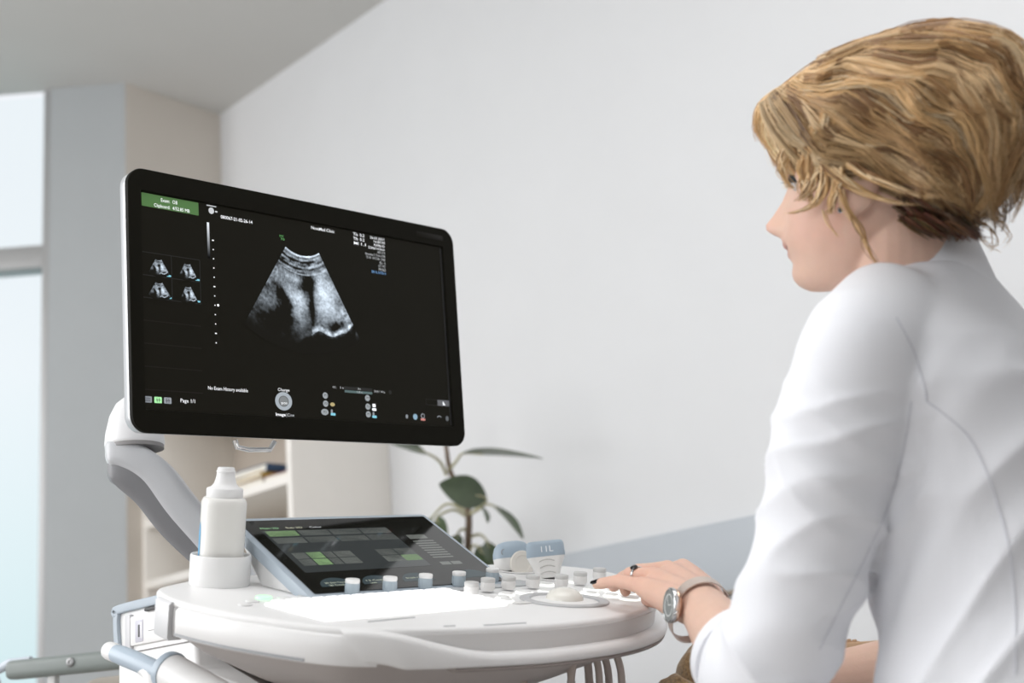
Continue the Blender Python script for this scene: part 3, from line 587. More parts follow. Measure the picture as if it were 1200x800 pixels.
# upright body under the deck
def ub(name, x0, x1, y0, y1, z0, z1, m, bev=.02, seg=4): g = G(); box(g, ((x0 + x1) / 2, (y0 + y1) / 2, (z0 + z1) / 2), (x1 - x0, y1 - y0, z1 - z0), bev=bev, seg=seg); return put(name, g, m, us, MU)
prof = [(.515, .825), (.335, .825), (.325, .735), (.20, .70), (.12, .64), (.12, .16), (.515, .16)]
def prism(g, poly, x0, x1): 
    n = len(poly); g.add([Vector((x0, y, z)) for y, z in poly] + [Vector((x1, y, z)) for y, z in poly], [tuple(range(n))[::-1], tuple(range(n, 2 * n))] + [(i, (i + 1) % n, n + (i + 1) % n, n + i) for i in range(n)]); return g
def bev_prism(name, poly, x0, x1, m, off=.008):
    g = prism(G(), poly, x0, x1); me = g.mesh(False); bm = bmesh.new(); bm.from_mesh(me); bmesh.ops.bevel(bm, geom=list(bm.edges), offset=off, segments=3, affect='EDGES', profile=.5); bm.to_mesh(me); bm.free(); finish(me, 30)
    return put(name, me, m, us, MU)
bev_prism('body', prof, -.30, .13, PLW, .006)
ub('pedestal', -.24, .08, .10, .52, .06, .18, PLG, .02)
for sx in (-.25, .09):
    for sy in (.12, .50):
        g = G(); lathe(g, [(.040, -.016), (.050, -.012), (.052, 0), (.050, .012), (.040, .016)], 28, m=Matrix.Rotation(math.pi / 2, 4, 'Y')); put('caster', g, PLD, us, MU @ Matrix.Translation((sx, sy, .052)))
# blue grey rim around the side panel, and what the panel carries
rim = [(.30, .825), (.500, .825), (.512, .817), (.513, .800), (.511, .785), (.509, .770)]
g = G(); pts = catmull([(-.302, y, z) for y, z in rim], 50); fr_ = frames(pts); loft(g, [[p + u * x + w_ * y for x, y in rr(.012, .006, .002, 4)] for p, t, u, w_ in fr_]); put('side_rim', g, PLB, us, MU)
def side(name, y0, y1, z0, z1, m, x=-.3005, d=.002, r=.002): g = G(); box(g, (x, (y0 + y1) / 2, (z0 + z1) / 2), (d * 2, y1 - y0, z1 - z0), bev=min(d * .6, r)); return put(name, g, m, us, MU)
side('side_panel', .335, .495, .775, .812, PLW, -.301, .003); side('side_strip', .474, .488, .765, .815, mat('side_strip_grey', (.60, .60, .62), .4), -.302, .003)  # side strip is slightly greyer than the panel
side('drive_slot', .345, .44, .8145, .8185, PLD, -.302, .0025); side('port_plate', .442, .462, .778, .806, mat('port_lilac', (.58, .57, .64), .4), -.3025, .0025); side('port', .449, .454, .784, .800, PLD, -.3035, .002); side('port_plate', .4445, .4475, .782, .803, PLW, -.3035, .002)
side('panel_seam', .30, .50, .7672, .7685, SEAM, -.3005, .0015, .0004); side('panel_seam', .36, .43, .7895, .7903, SEAM, -.303, .0015, .0003)
g = G(); lathe(g, cyl(.0022, .002, .0005), 14, Matrix.Rotation(-math.pi / 2, 4, 'Y')); put('panel_screw', g, SEAM, us, MU @ Matrix.Translation((-.3025, .335, .782)))
# lower drawer front under the deck
g = G(); box(g, (-.10, .112, .55), (.30, .03, .16), bev=.006); dr = put('front_tray', g, PLM, us, MU)
for k in range(4): g = G(); box(g, (-.215 + k * .075, .094, .585), (.06, .012, .06), bev=.004); put('tray_slot', g, (PLT, PLG, PLD, PLW)[k], dr, MU)
for k in range(5): g = G(); box(g, (-.3015, .27, .655 + k * .007), (.006, .05, .004), bev=.001); put('vent_slat', g, PLM, us, MU)
# side handles at the lower left
BLU = mat('handle_blue', (.44, .52, .60), .35)
a_, b_, c_ = at(133, 764, 1.66), at(165, 777, 1.62), at(215, 800, 1.57)
g = G(); tube(g, catmull([a_, b_, c_], 14), [.0100, .0105, .0108] + [.0112] * 8 + [.0115] * 3, 24); put('side_handle', g, BLU, us)
g = G(); tube(g, [a_ + (b_ - a_) * .10, a_ - (b_ - a_) * .12], .0108, 24, round_ends=True); put('handle_cap', g, PLW, us)
d_, e_ = at(200, 787, 1.56), at(300, 845, 1.46)
g = G(); tube(g, catmull([d_, d_ + (e_ - d_) * .5, e_], 12), .0205, 28, round_ends=True); put('side_tube', g, PLW, us)
t_ = (e_ - d_).normalized(); g = G(); tube(g, [d_ - t_ * .006, d_, d_ + t_ * .003], [.0215, .0222, .0215], 28); put('tube_collar', g, BLU, us)
g = G(); tube(g, catmull([at(170, 782, 1.615), at(178, 792, 1.60), at(186, 830, 1.58)], 10), .010, 16); put('handle_bracket', g, PLW, us)
# cables hanging below the right half of the deck
CAB = mat('cable_taupe', (.50, .43, .39), .5)
for x0, x1, x2, r, d in ((604, 611, 630, .0042, 1.60), (661, 669, 672, .0042, 1.61), (676, 670, 664, .0042, 1.60), (687, 690, 694, .0048, 1.66), (696, 702, 704, .0042, 1.63), (706, 713, 716, .0044, 1.67), (720, 728, 730, .0044, 1.64)):
    a_ = at(x0, 762, d); g = G(); tube(g, catmull([a_ + Z3 * .006, a_, at(x1, 790, d), at(x2, 860, d), at(x2 + 8, 1000, d + .05), at(x2 - 20, 1150, d + .12)], 36), r, 12); put('cable', g, CAB, us)

# ------------------------------------------------------------------ gel bottle standing in the cup
gb = thing('gel_bottle', 'white plastic gel bottle with nozzle cap standing in the round cup', 'bottle', cup_m @ Vector((0, 0, .006)))
MG = cup_m @ Matrix.Translation((.0, 0, .006)) @ Matrix.Rotation(-.43, 4, 'Z')
BOT = mat('bottle_white', (.82, .81, .78), .35); CAPW = mat('cap_white', (.84, .84, .84), .4)
g = G(); loft(g, [[Vector((x, y, z)) for x, y in rr(.051 * s, .051 * s, .019 * s, 8)] for z, s in [(0, .9), (.003, .98), (.008, 1), (.086, 1), (.091, .985), (.094, .93), (.0955, .86)]]); put('bottle_body', g, BOT, gb, MG)
g = G(); lathe(g, [(.0205, .0955), (.0212, .0965), (.0212, .1045), (.0205, .1062), (.016, .108), (.0128, .112), (.0112, .118), (.0104, .125), (.0100, .1290), (.0090, .1305), (.0005, .1308)], 40); cap = put('nozzle_cap', g, CAPW, gb, MG)
g = G(); lathe(g, [(.0105, .1245), (.0111, .125), (.0111, .1265), (.0103, .127)], 32, cap0=False, cap1=False); put('cap_rim', g, CAPW, cap, MG)
g = G(); v = []; f = []
for i in range(9):
    for j in range(9):
        a = math.radians(-20 + 40 * i / 8); r = .0235
        v.append(Vector((-.0259, -.007 + .014 * i / 8, .012 + .054 * (j / 8) * (.75 + .25 * math.sin(math.pi * (i + .5) / 9)))))
for i in range(8):
    for j in range(8): f.append((i * 9 + j, i * 9 + j + 1, i * 9 + j + 10, i * 9 + j + 9))
g.add(v, f); put('blue_label', g, mat('label_blue', (.10, .42, .72), .4), gb, MG)

# ------------------------------------------------------------------ two transducers parked at the back of the deck
TRB = mat('probe_blue', (.35, .43, .505), .4); TRC = mat('probe_cream', (.76, .72, .66), .45); TRW = mat('probe_white', (.80, .79, .77), .4)
def probe_frame(px, py, d, yaw):
    o_ = at(px, py, d); x = (E1 * math.cos(yaw) + E2 * math.sin(yaw)); up = (Z3 + E1 * -.06 + CN * .1).normalized(); x = (x - up * x.dot(up)).normalized(); return frame4(x, up.cross(x), up, o_)
PF = probe_frame(645, 700, 1.87, -.75)
t2 = thing('transducer', 'white transducer with pale blue head lettered 11L, the nearer of the two', 'transducer', PF @ Vector((0, 0, .0255)), 'transducers parked behind the knobs')
def lev(L): return [[Vector((x, y, z)) for x, y in rr(w_, d_, min(w_, d_) * .42, 6)] for z, w_, d_ in L]
g = G(); loft(g, lev([(.0255, .030, .0235), (.0265, .0312, .024), (.034, .034, .024), (.044, .042, .025), (.050, .048, .026), (.0535, .0500, .026)])); put('grip', g, TRW, t2, PF)
g = G(); loft(g, lev([(.0535, .0506, .0266), (.056, .0514, .027), (.069, .0500, .0268), (.0725, .0475, .025), (.074, .043, .021)])); put('head', g, TRB, t2, PF)
for k, z in enumerate((.031, .039, .047)):
    g = G(); tube(g, [Vector((x, -.0128 - .0002 * k, z + .0026 * (1 - (x / .010) ** 2))) for x in [(-.010 + .020 * q / 10) for q in range(11)]], .0007, 6); put('grip_line', g, mat('grip_line', (.55, .54, .52), .5), t2, PF)
text('11L', -.0085, 0, .016, .011, mat('probe_print', (.85, .87, .88), .5), t2, PF @ Matrix.Translation((0, -.01365, .0625)) @ Matrix.Rotation(math.pi / 2, 4, 'X'), 0, name='lettering')
PF1 = probe_frame(604, 688, 1.93, -.35)
t1 = thing('transducer', 'rounded transducer with blue crown and cream disc, behind its lettered neighbour', 'transducer', PF1 @ Vector((0, 0, .0225)), 'transducers parked behind the knobs')
g = G(); loft(g, lev([(.0225, .041, .031), (.0235, .0435, .032), (.032, .051, .036), (.038, .052, .037), (.0395, .052, .037)])); put('grip', g, TRW, t1, PF1)
g = G(); loft(g, lev([(.0395, .0526, .0376), (.046, .052, .0372), (.054, .047, .034), (.0595, .037, .028), (.062, .022, .018)])); put('head', g, TRB, t1, PF1)
g = G(); lathe(g, [(.0175, 0), (.0175, .004), (.0165, .0052), (.011, .0056), (.0105, .0050), (.0005, .0050)], 36); put('cream_disc', g, TRC, t1, PF1 @ Matrix.Translation((.005, -.0165, .030)) @ Matrix.Rotation(math.pi / 2, 4, 'X'))
g = G(); tube(g, [Vector((-.019 + .004 * math.sin(q), -.0176, .047 + .004 * math.cos(q))) for q in [(-2.4 + k * .3) for k in range(9)]], .0006, 6); put('mark', g, SEAM, t1, PF1)

for x_, y_, r_ in ((.1226, .1467, .021), (.1297, .2219, .026)):
    g = G(); lathe(g, [(r_, 0), (r_ + .002, .0008), (r_ + .001, .0016), (r_ - .004, .0014), (r_ - .005, .0004)], 36, cap0=False, cap1=False); put('probe_rest', g, PLG, us, MC @ Matrix.Translation((x_, y_, 0)))

# ------------------------------------------------------------------ examination couch behind the machine (its end rail shows at the lower left)
cz = .60
RAIL = mat('rail_grey', (.20, .225, .215), .45); PADB = mat('couch_pad', (.50, .45, .39), .6); CHR = mat('steel', (.62, .62, .62), .25, metal=1)
ra, rb = at(6, 785, 2.25), at(250, 770, 2.15)
couch = thing('examination_couch', 'beige examination couch with a dark grey end rail at the lower left', 'couch', (ra.x + .3, ra.y + .1, 0))
d_ = (rb - ra); d_.z = 0; d_.normalize(); s_ = Vector((-d_.y, d_.x, 0)); MQ = frame4(d_, s_, Z3, Vector((ra.x, ra.y, ra.z)))
g = G(); box(g, (.165, .018, 0), (.34, .034, .030), bev=.010, seg=4); put('end_rail', g, RAIL, couch, MQ)
g = G(); tube(g, [Vector((-.03, .02, -.02)), Vector((-.035, .02, .0)), Vector((-.01, .025, .012)), Vector((.03, .025, .012))], .008, 12); put('rail_tube', g, mat('pale_blue_tube', (.55, .60, .66), .3), couch, MQ)
g = G(); lathe(g, [(.0075, 0), (.0075, .0015), (.0065, .0022), (.003, .0022), (.0025, .0010), (.0005, .0010)], 20, Matrix.Rotation(math.pi / 2, 4, 'X')); put('rail_screw', g, mat('screw_steel', (.22, .22, .22), .4, metal=1), couch, MQ @ Matrix.Translation((.118, .001, .002)))
g = G(); box(g, (.075, .02, -.35), (.014, .014, .68), bev=.002); put('rail_post', g, mat('post_grey', (.55, .55, .54), .4), couch, MQ)
g = G(); box(g, (.30, .40, -.075), (.42, .70, .11), bev=.03, seg=4); put('couch_pad', g, PADB, couch, MQ)
g = G(); box(g, (.30, .40, -.165), (.40, .66, .06), bev=.006); put('couch_base', g, PLW, couch, MQ)
for sx in (.13, .47):
    for sy in (.1, .7):
        g = G(); box(g, (sx, sy, -(ra.z - .0) / 2 - .09), (.04, .04, ra.z - .19), bev=.004); put('leg', g, PLM, couch, MQ)

# ------------------------------------------------------------------ the woman
def interp(T, x):
    if x <= T[0][0]: return T[0][1]
    for (a, b), (c, d) in zip(T, T[1:]):
        if x <= c: t = (x - a) / (c - a); return b + (d - b) * t
    return T[-1][1]
def smooth_tab(T, n=200):
    xs_ = np.linspace(T[0][0], T[-1][0], n); X_ = np.array([t[0] for t in T]); Y_ = np.array([t[1] for t in T]); y = np.interp(xs_, X_, Y_)
    k = np.hanning(11); k /= k.sum(); yp = np.pad(y, 5, mode='edge'); y2 = np.convolve(yp, k, 'valid'); return lambda q: float(np.interp(q, xs_, y2))
HD = 1.47
vd = (at(1000, 230, 1) - CAM).normalized(); el = -(RC - vd * RC.dot(vd)).normalized(); eu = (UC - vd * UC.dot(vd)); eu = (eu - el * eu.dot(el)).normalized()
TURN = math.radians(11); HF = el * math.cos(TURN) + vd * math.sin(TURN); HL = eu.cross(HF)
HO = at(1015, 250, HD); MHd = frame4(HF, HL, eu, HO)
# body landmarks
NB = at(1085, 338, 1.475); taz = math.radians(138); TF = Vector((math.cos(taz), math.sin(taz), 0)); TLf = Vector((-math.sin(taz), math.cos(taz), 0))
SH_L = at(1012, 408, 1.345); EL_L = at(905, 818, 1.335); WR = at(819, 706, 1.54)
SH_R = NB - TLf * .155 - Z3 * .075; EL_R = SH_R + TF * .06 - Z3 * .29 - TLf * .05; WR_R = EL_R + TF * .22 + TLf * .06 - Z3 * .01
HIP = NB - Z3 * .50 - TF * .03
person = thing('person', 'woman with short blonde hair in a white jacket operating the control panel', 'person', (HIP.x + TF.x * .2, HIP.y + TF.y * .2, 0))

fbT = smooth_tab([(-.082, .052), (-.080, .064), (-.071, .0730), (-.063, .0750), (-.052, .0728), (-.041, .0765), (-.032, .0815), (-.026, .0825), (-.010, .0800), (.012, .0790), (.025, .0790), (.034, .0820), (.055, .0895), (.070, .0900), (.088, .083), (.110, .068), (.128, .042), (.140, .012), (.146, -.014)])
bbT = smooth_tab([(-.082, .046), (-.080, .020), (-.070, -.005), (-.055, -.02), (-.040, -.035), (-.020, -.052), (0, -.068), (.026, -.087), (.062, -.098), (.097, -.094), (.123, -.075), (.138, -.045), (.146, -.018)])
wdT = smooth_tab([(-.082, .006), (-.080, .022), (-.071, .035), (-.063, .042), (-.051, .049), (-.040, .054), (-.026, .059), (-.010, .064), (.010, .068), (.030, .071), (.060, .074), (.090, .071), (.115, .058), (.132, .038), (.142, .02), (.146, .004)])
noseT = smooth_tab([(-.0285, 0), (-.026, .0035), (-.0238, .0125), (-.0185, .0225), (-.0127, .0245), (-.002, .0172), (.012, .0092), (.020, .0065), (.030, .0022), (.038, 0)], 400)
def gs(x, s): return math.exp(-.5 * (x / s) ** 2)
def head_geo(g):
    rings = []; NU, NA = 150, 140
    for i in range(NU + 1):
        t = i / NU; u = -.082 + .228 * t
        a, b, w_ = fbT(u), bbT(u), max(wdT(u), .002); c, h = (a + b) / 2, (a - b) / 2; r = []
        for j in range(NA):
            s = 2 * math.pi * j / NA; ph = s - .35 * math.sin(s)            # denser towards the face
            cs, sn = math.cos(ph), math.sin(ph); e = .92
            f = c + h * math.copysign(abs(cs) ** e, cs); l = w_ * math.copysign(abs(sn) ** e, sn)
            if cs > 0:
                k = cs ** .5
                f += noseT(u) * gs(l, .0062 + .0045 * gs(u + .018, .012)) * k
                for sd in (-1, 1):
                    f += k * (.0075 * gs(l - sd * .0135, .0052) * gs(u + .0185, .0062) - .0085 * gs(l - sd * .030, .013) * gs(u - .032, .011) + .004 * gs(l - sd * .046, .014) * gs(u + .006, .016) + .004 * gs(l - sd * .032, .014) * gs(u - .052, .006))
                sl = -.0412 + .007 * (l / .024) ** 2
                m_ = gs(l, .0155)
                f += k * (.0055 * gs(u - sl - .0048, .0034) * m_ + .0052 * gs(u - sl + .0050, .0036) * m_ - .0050 * gs(u - sl, .0011) * gs(l, .018))
            r.append(Vector((f, l, u)))
        rings.append(r)
    loft(g, rings, m=MHd)
def blob(g, c, ax, r, n=16):
    """ellipsoid; ax three axes, r three radii"""
    rings = []
    for i in range(1, n):
        a = math.pi * i / n; rings.append([c + ax[0] * (r[0] * math.cos(a)) + (ax[1] * (r[1] * math.cos(b)) + ax[2] * (r[2] * math.sin(b))) * math.sin(a) for b in [2 * math.pi * j / 24 for j in range(24)]])
    loft(g, rings)
def remesh(name, g, voxel, smooth=2):
    me = bpy.data.meshes.new(name); me.from_pydata([tuple(p) for p in g.v], [], g.f)
    bm = bmesh.new(); bm.from_mesh(me); bmesh.ops.recalc_face_normals(bm, faces=bm.faces); bm.to_mesh(me); bm.free()
    o = bpy.data.objects.new(name, me); COL.objects.link(o)
    md = o.modifiers.new('r', 'REMESH'); md.mode = 'VOXEL'; md.voxel_size = voxel
    if smooth: sm = o.modifiers.new('s', 'SMOOTH'); sm.iterations = smooth; sm.factor = .5
    bpy.context.view_layer.update(); dg = bpy.context.evaluated_depsgraph_get()
    r = bpy.data.meshes.new_from_object(o.evaluated_get(dg)); bpy.data.objects.remove(o); r.name = name; return r

g = G(); head_geo(g)
hp = lambda f, l, u: MHd @ Vector((f, l, u))
# neck, ears
tube(g, catmull([hp(-.030, 0, .01), hp(-.034, 0, -.05), NB + TF * .012 + Z3 * .045, NB + TF * .0 - Z3 * .03], 12), [.050, .052, .053, .053, .053, .053, .054, .055, .057, .060, .064, .070], 28)
for sd in (-1, 1):
    blob(g, hp(-.010, sd * .0735, .026), (eu * .97 - HF * .24, HF, HL), (.029, .016, .0075)); blob(g, hp(-.001, sd * .073, .003), (eu, HF, HL), (.010, .008, .006))
# torso, arms
tube(g, [NB - Z3 * .06, NB - Z3 * .16, NB - Z3 * .30 - TF * .02, HIP + Z3 * .08, HIP], [.085, .092, .088, .098, .105], 24, round_ends=True)
tube(g, [SH_L, NB - Z3 * .07, SH_R], [.042, .06, .042], 20, round_ends=True)
tube(g, catmull([SH_L, SH_L.lerp(EL_L, .5), EL_L], 10), [.042, .043, .043, .042, .041, .040, .039, .038, .037, .036], 20, round_ends=True)
tube(g, catmull([SH_R, EL_R], 6), [.042, .042, .041, .040, .038, .036], 20, round_ends=True)
fa = WR - EL_L
tube(g, [EL_L, EL_L + fa * .2, EL_L + fa * .4, EL_L + fa * .62, EL_L + fa * .82, EL_L + fa * .93, WR], [.038, .040, .038, .034, .0285, .0262, .0258], 28)
tube(g, [EL_R, EL_R.lerp(WR_R, .4), WR_R], [.037, .037, .025], 20, round_ends=True)
tube(g, [WR_R, WR_R + (WR_R - EL_R).normalized() * .09], [.022, .034], 16, round_ends=True, flat=.45)
# left hand: palm rays to the knuckles, then five separate fingers
MCP = dict(pinky=at(752, 686.5, 1.600), ring=at(765, 675, 1.622), middle=at(782, 667, 1.643), index=at(800, 665, 1.662))
PTS = dict(pinky=[at(726, 680.5, 1.628), at(711, 682.5, 1.645), at(699.5, 684.5, 1.656)],
           ring=[at(738, 672.5, 1.655), at(732, 683, 1.668), at(733, 692.5, 1.668)],
           middle=[at(748, 669, 1.695), at(729, 677, 1.71), at(719, 687, 1.712)],
           index=[at(768, 671, 1.725), at(748, 678, 1.742), at(736, 687, 1.744)])
RAD = dict(pinky=(.0092, .0078, .0070, .0060), ring=(.0098, .0086, .0078, .0068), middle=(.0100, .0088, .0080, .0070), index=(.0098, .0088, .0080, .0070))
hd = (MCP['middle'] - WR).normalized()
for k, p in MCP.items():
    w0_ = WR + (p - MCP['middle'].lerp(MCP['ring'], .5)) * .42
    tube(g, [WR.lerp(w0_, .8), w0_.lerp(p, .35), w0_.lerp(p, .7), p], [.0205, .0185, .0150, .0112], 18, round_ends=True)
    q = PTS[k]; r = RAD[k]
    tube(g, [p, p.lerp(q[0], .5), q[0], q[0].lerp(q[1], .5), q[1], q[1].lerp(q[2], .6), q[2]], [r[0] * 1.06, r[0] * .92, r[1] * 1.04, r[1] * .94, r[2], r[2] * .96, r[3]], 16, round_ends=True)
for a, b in (('pinky', 'ring'), ('ring', 'middle'), ('middle', 'index')):
    m_ = MCP[a].lerp(MCP[b], .5); tube(g, [WR.lerp(m_, .25), WR.lerp(m_, .9)], [.0185, .0108], 16, round_ends=True)
tube(g, catmull([WR.lerp(MCP['index'], .2) - Z3 * .008, at(795, 697, 1.62), at(776, 703, 1.655), at(758, 702, 1.675)], 8), [.019, .017, .0145, .012, .0105, .010, .0095, .0078], 16, round_ends=True)
body = remesh('body', g, .0021, 3)
# skin colour with lips and a little flush
co = np.empty(len(body.vertices) * 3); body.vertices.foreach_get('co', co); co = co.reshape(-1, 3)
Mi = np.array(MHd.inverted()); hl = co @ Mi[:3, :3].T + Mi[:3, 3]
base = np.tile(np.array([.74, .50, .395]), (len(co), 1))
f_, l_, u_ = hl.T; slu = -.0412 + .007 * (l_ / .024) ** 2
lip = np.exp(-((u_ - slu) / .0075) ** 4) * (np.abs(l_) < .026) * (f_ > .055) * np.clip(1.3 - np.abs(l_) / .024, 0, 1)
slit = np.exp(-((u_ - slu) / .0013) ** 2) * (np.abs(l_) < .024) * (f_ > .055)
nostril = np.exp(-(((np.abs(l_) - .0085) / .0042) ** 2 + ((f_ - .0905) / .0055) ** 2 + ((u_ + .0250) / .003) ** 2))  # shade of the nostril holes, painted into the skin colour
cheek = np.exp(-(((np.abs(l_) - .055) / .02) ** 2 + ((u_ + .012) / .025) ** 2)) * (f_ > .01) * .35 + np.exp(-((f_ - .10) / .01) ** 2 - (u_ + .014) ** 2 / .0002) * .3
brow = np.exp(-((u_ - .052 - .004 * np.sin(np.abs(l_) * 60)) / .0032) ** 2) * (np.abs(l_) > .012) * (np.abs(l_) < .05) * (f_ > .05)
hand = np.exp(-(np.linalg.norm(co - np.array(MCP['ring']), axis=1) / .07) ** 2) * .5
for wgt, c in ((cheek, (.74, .40, .32)), (hand, (.76, .43, .33)), (np.clip(lip, 0, 1) * .95, (.50, .19, .17)), (slit * .95, (.16, .05, .045)), (np.clip(nostril, 0, 1) * .9, (.10, .03, .025)), (brow * .55, (.25, .16, .10))):
    base = base * (1 - wgt[:, None]) + np.array(c) * wgt[:, None]
ca = body.color_attributes.new('skin', 'FLOAT_COLOR', 'POINT'); ca.data.foreach_set('color', np.c_[base, np.ones(len(base))].ravel())
SKIN = mat('skin', (.74, .50, .395), .48, attr='skin', var=.03, vscale=60, bump=.12, bscale=420, sss=.12, spec=.35)
finish(body, 180); put('body', body, SKIN, person)
# eyes and lashes
EYE = mat('eye_white', (.55, .53, .52), .15, coat=.5); IRIS = mat('iris_blue', (.10, .16, .20), .15, coat=.8); LASH = mat('lash_brown', (.045, .03, .022), .7)
for sd in (-1, 1):
    c_ = hp(.0615, sd * .030, .0330); g = G(); blob(g, c_, (HF, HL, eu), (.0118, .0118, .0118)); e_ = put('eye', g, EYE, person)
    g = G(); lathe(g, [(.0052, -.0006), (.0050, .0004), (.0028, .0012), (.0004, .0014)], 20); put('iris', g, IRIS, e_, frame4(HL, eu, HF, c_ + HF * .0112))
    g = G(); rings = []
    for k in range(9):                                          # upper lid
        a = (k / 8 - .5) * 3.5; d_ = HF * math.cos(a) + HL * math.sin(a); rings.append([c_ + (d_ * math.cos(b) + eu * math.sin(b)) * r for r, b in ((.0122, 1.35), (.0134, .8), (.0136, .3), (.0134, -.06), (.0122, -.12), (.0119, .5))])
    loft(g, rings); put('eyelid', g, SKIN, person)
    for k in range(9):
        a = (k / 8 - .5) * 1.9; d_ = HF * math.cos(a) + HL * math.sin(a); p0 = c_ + (d_ * .998 - eu * .05) * .0134
        g = G() if k == 0 else g; tube(g, [p0, p0 + d_ * .004 - eu * .0012, p0 + d_ * .0072 - eu * .0008], [.0006, .00045, .0001], 5)
    put('eyelashes', g, LASH, person)
# dark varnished nails
NAIL = mat('nail_black', (.012, .010, .012), .12, coat=1)
for k in ('pinky', 'ring', 'middle', 'index'):
    a, b = PTS[k][1], PTS[k][2]; t_ = (b - a).normalized(); up = (Z3 * .8 - FC * .75) if k == 'pinky' else (Z3 * .5 + hd); up = (up - t_ * up.dot(t_)).normalized(); sd = t_.cross(up); r = RAD[k][3]; g = G(); rings = []
    for i in range(7):
        s = i / 6; wd = .0046 * (1 - .45 * max(0, s - .55) / .45 * s); c_ = b - t_ * .0055 + t_ * (s * .0118)
        rings.append([c_ + sd * (wd * x) + up * (r * math.sqrt(max(0, 1.15 - (x * wd / r) ** 2)) + dz - .0012 * s) for x, dz in ((-1, 0), (-.5, .0003), (0, .0004), (.5, .0003), (1, 0), (.5, -.0012), (0, -.0012), (-.5, -.0012))])
    loft(g, rings); put('fingernail', g, NAIL, person)

# ---- jacket
def ell(c, ax, ay, rx, ry, n=40, sq=2.3):
    r = []
    for j in range(n):
        a = 2 * math.pi * j / n; cs, sn = math.cos(a), math.sin(a); r.append(c + ax * (rx * math.copysign(abs(cs) ** (2 / sq), cs)) + ay * (ry * math.copysign(abs(sn) ** (2 / sq), sn)))
    return r
g = G(); rings = []
for dz, lat, dep, off in [(-.62, .172, .128, -.02), (-.58, .180, .132, -.02), (-.50, .176, .128, -.025), (-.42, .160, .118, -.03), (-.34, .140, .114, -.03), (-.26, .138, .116, -.03), (-.19, .146, .118, -.025), (-.13, .163, .112, -.018), (-.085, .158, .098, -.012), (-.055, .140, .086, -.006), (-.028, .116, .080, 0), (-.008, .092, .074, .004), (.008, .080, .070, .008)]:
    rings.append(ell(NB + Z3 * dz + TF * off, TLf, TF, lat, dep))
loft(g, rings)
tube(g, [NB + TLf * .05 - Z3 * .052, SH_L.lerp(NB, .35) + Z3 * .004, SH_L], [.058, .060, .060], 28, round_ends=True); tube(g, [NB - TLf * .05 - Z3 * .05, SH_R.lerp(NB, .35), SH_R], [.058, .060, .060], 28, round_ends=True)
cuff = EL_L + fa * .36
tube(g, catmull([SH_L, SH_L.lerp(EL_L, .33) + TLf * .004, SH_L.lerp(EL_L, .66), EL_L + Z3 * .018 + fa * .04, EL_L + fa * .20 + Z3 * .012, cuff + Z3 * .004], 26),
     [.0600, .0605, .061, .061, .0605, .060, .0595, .059, .0585, .058, .057, .0562, .0555, .0552, .055, .055, .0552, .0555, .0555, .0550, .0545, .054, .0535, .053, .0525, .052], 32)
tube(g, catmull([SH_R, EL_R, EL_R.lerp(WR_R, .3)], 12), [.060, .060, .059, .058, .057, .056, .055, .055, .054, .053, .052, .05], 28)
jk = remesh('jacket', g, .0042, 8)
co = np.empty(len(jk.vertices) * 3); jk.vertices.foreach_get('co', co); co = co.reshape(-1, 3); no = np.empty(len(jk.vertices) * 3); jk.vertices.foreach_get('normal', no); no = no.reshape(-1, 3)
ax_ = np.array((EL_L - SH_L).normalized()); s_al = (co - np.array(SH_L)) @ ax_; Lu = (EL_L - SH_L).length
dist = np.linalg.norm(co - np.array(SH_L) - s_al[:, None] * ax_, axis=1)
arm = np.clip((.085 - dist) / .02, 0, 1) * (s_al > -.03)
disp = np.zeros(len(co))
nrm_a = np.array(TLf)
for i, (p, s, d) in enumerate(zip(co, s_al, disp)):
    v = Vector(p); q = v - SH_L
    lat = q.dot(TF); toc = q.dot(TLf)
    n1 = noise.noise(Vector((s * 11 + lat * 7, lat * 4, toc * 4)) + Vector((3, 1, 0))); n2 = noise.noise(Vector((s * 26 - lat * 16, lat * 8, toc * 8)) + Vector((9, 4, 2)))
    n3 = noise.noise(v * 7.0 + Vector((5, 5, 5))); t1 = noise.noise(Vector((v.z * 15 + q.dot(TF) * 15, v.x * 4, v.y * 4)))
    fold_a = (1 - abs(n1)) ** 3 * .0098 - .0056 + (1 - abs(n2)) ** 4 * .0058 - .002
    fold_t = (1 - abs(t1)) ** 3 * .0092 - .0055 + n3 * .004
    disp[i] = arm[i] * fold_a * min(1, max(0, (s + .0) / .10)) + (1 - arm[i]) * fold_t * min(1, max(0, (NB.z - .07 - v.z) / .08))
co2 = co + no * disp[:, None]; jk.vertices.foreach_set('co', co2.ravel()); jk.update(); finish(jk, 180)
JK = mat('jacket_white', (.86, .87, .91), .8, bump=.25, bscale=900, sheen=.15); jacket = put('jacket', jk, JK, person)
# stand collar, higher at the nape
g = G(); rings = []
cc = NB + Z3 * .012 + TF * .012
for r_, h0, h1 in ((.0850, -.030, -.036), (.0790, -.008, -.010), (.0735, .012, .012), (.0710, .018, .022), (.0690, .0195, .024), (.0670, .018, .022), (.0680, .004, .004), (.070, -.022, -.03)):
    rg = []
    for j in range(56):
        a = 2 * math.pi * j / 56; back = .5 - .5 * math.cos(a)                   # a = 0 in front
        rg.append(cc + TF * (r_ * math.cos(a)) + TLf * (r_ * math.sin(a)) + Z3 * (h0 + (h1 - h0) * back - .020 * (1 - back) + .006))
    rings.append(rg)
loft(g, rings, cap0=False, cap1=False); put('collar', g, JK, jacket)
# turned cuff
g = G(); tube(g, [cuff - fa.normalized() * .012 + Z3 * .004, cuff + fa.normalized() * .002 + Z3 * .004, cuff + fa.normalized() * .006 + Z3 * .004], [.0535, .0540, .0520], 36); put('cuff', g, JK, jacket)
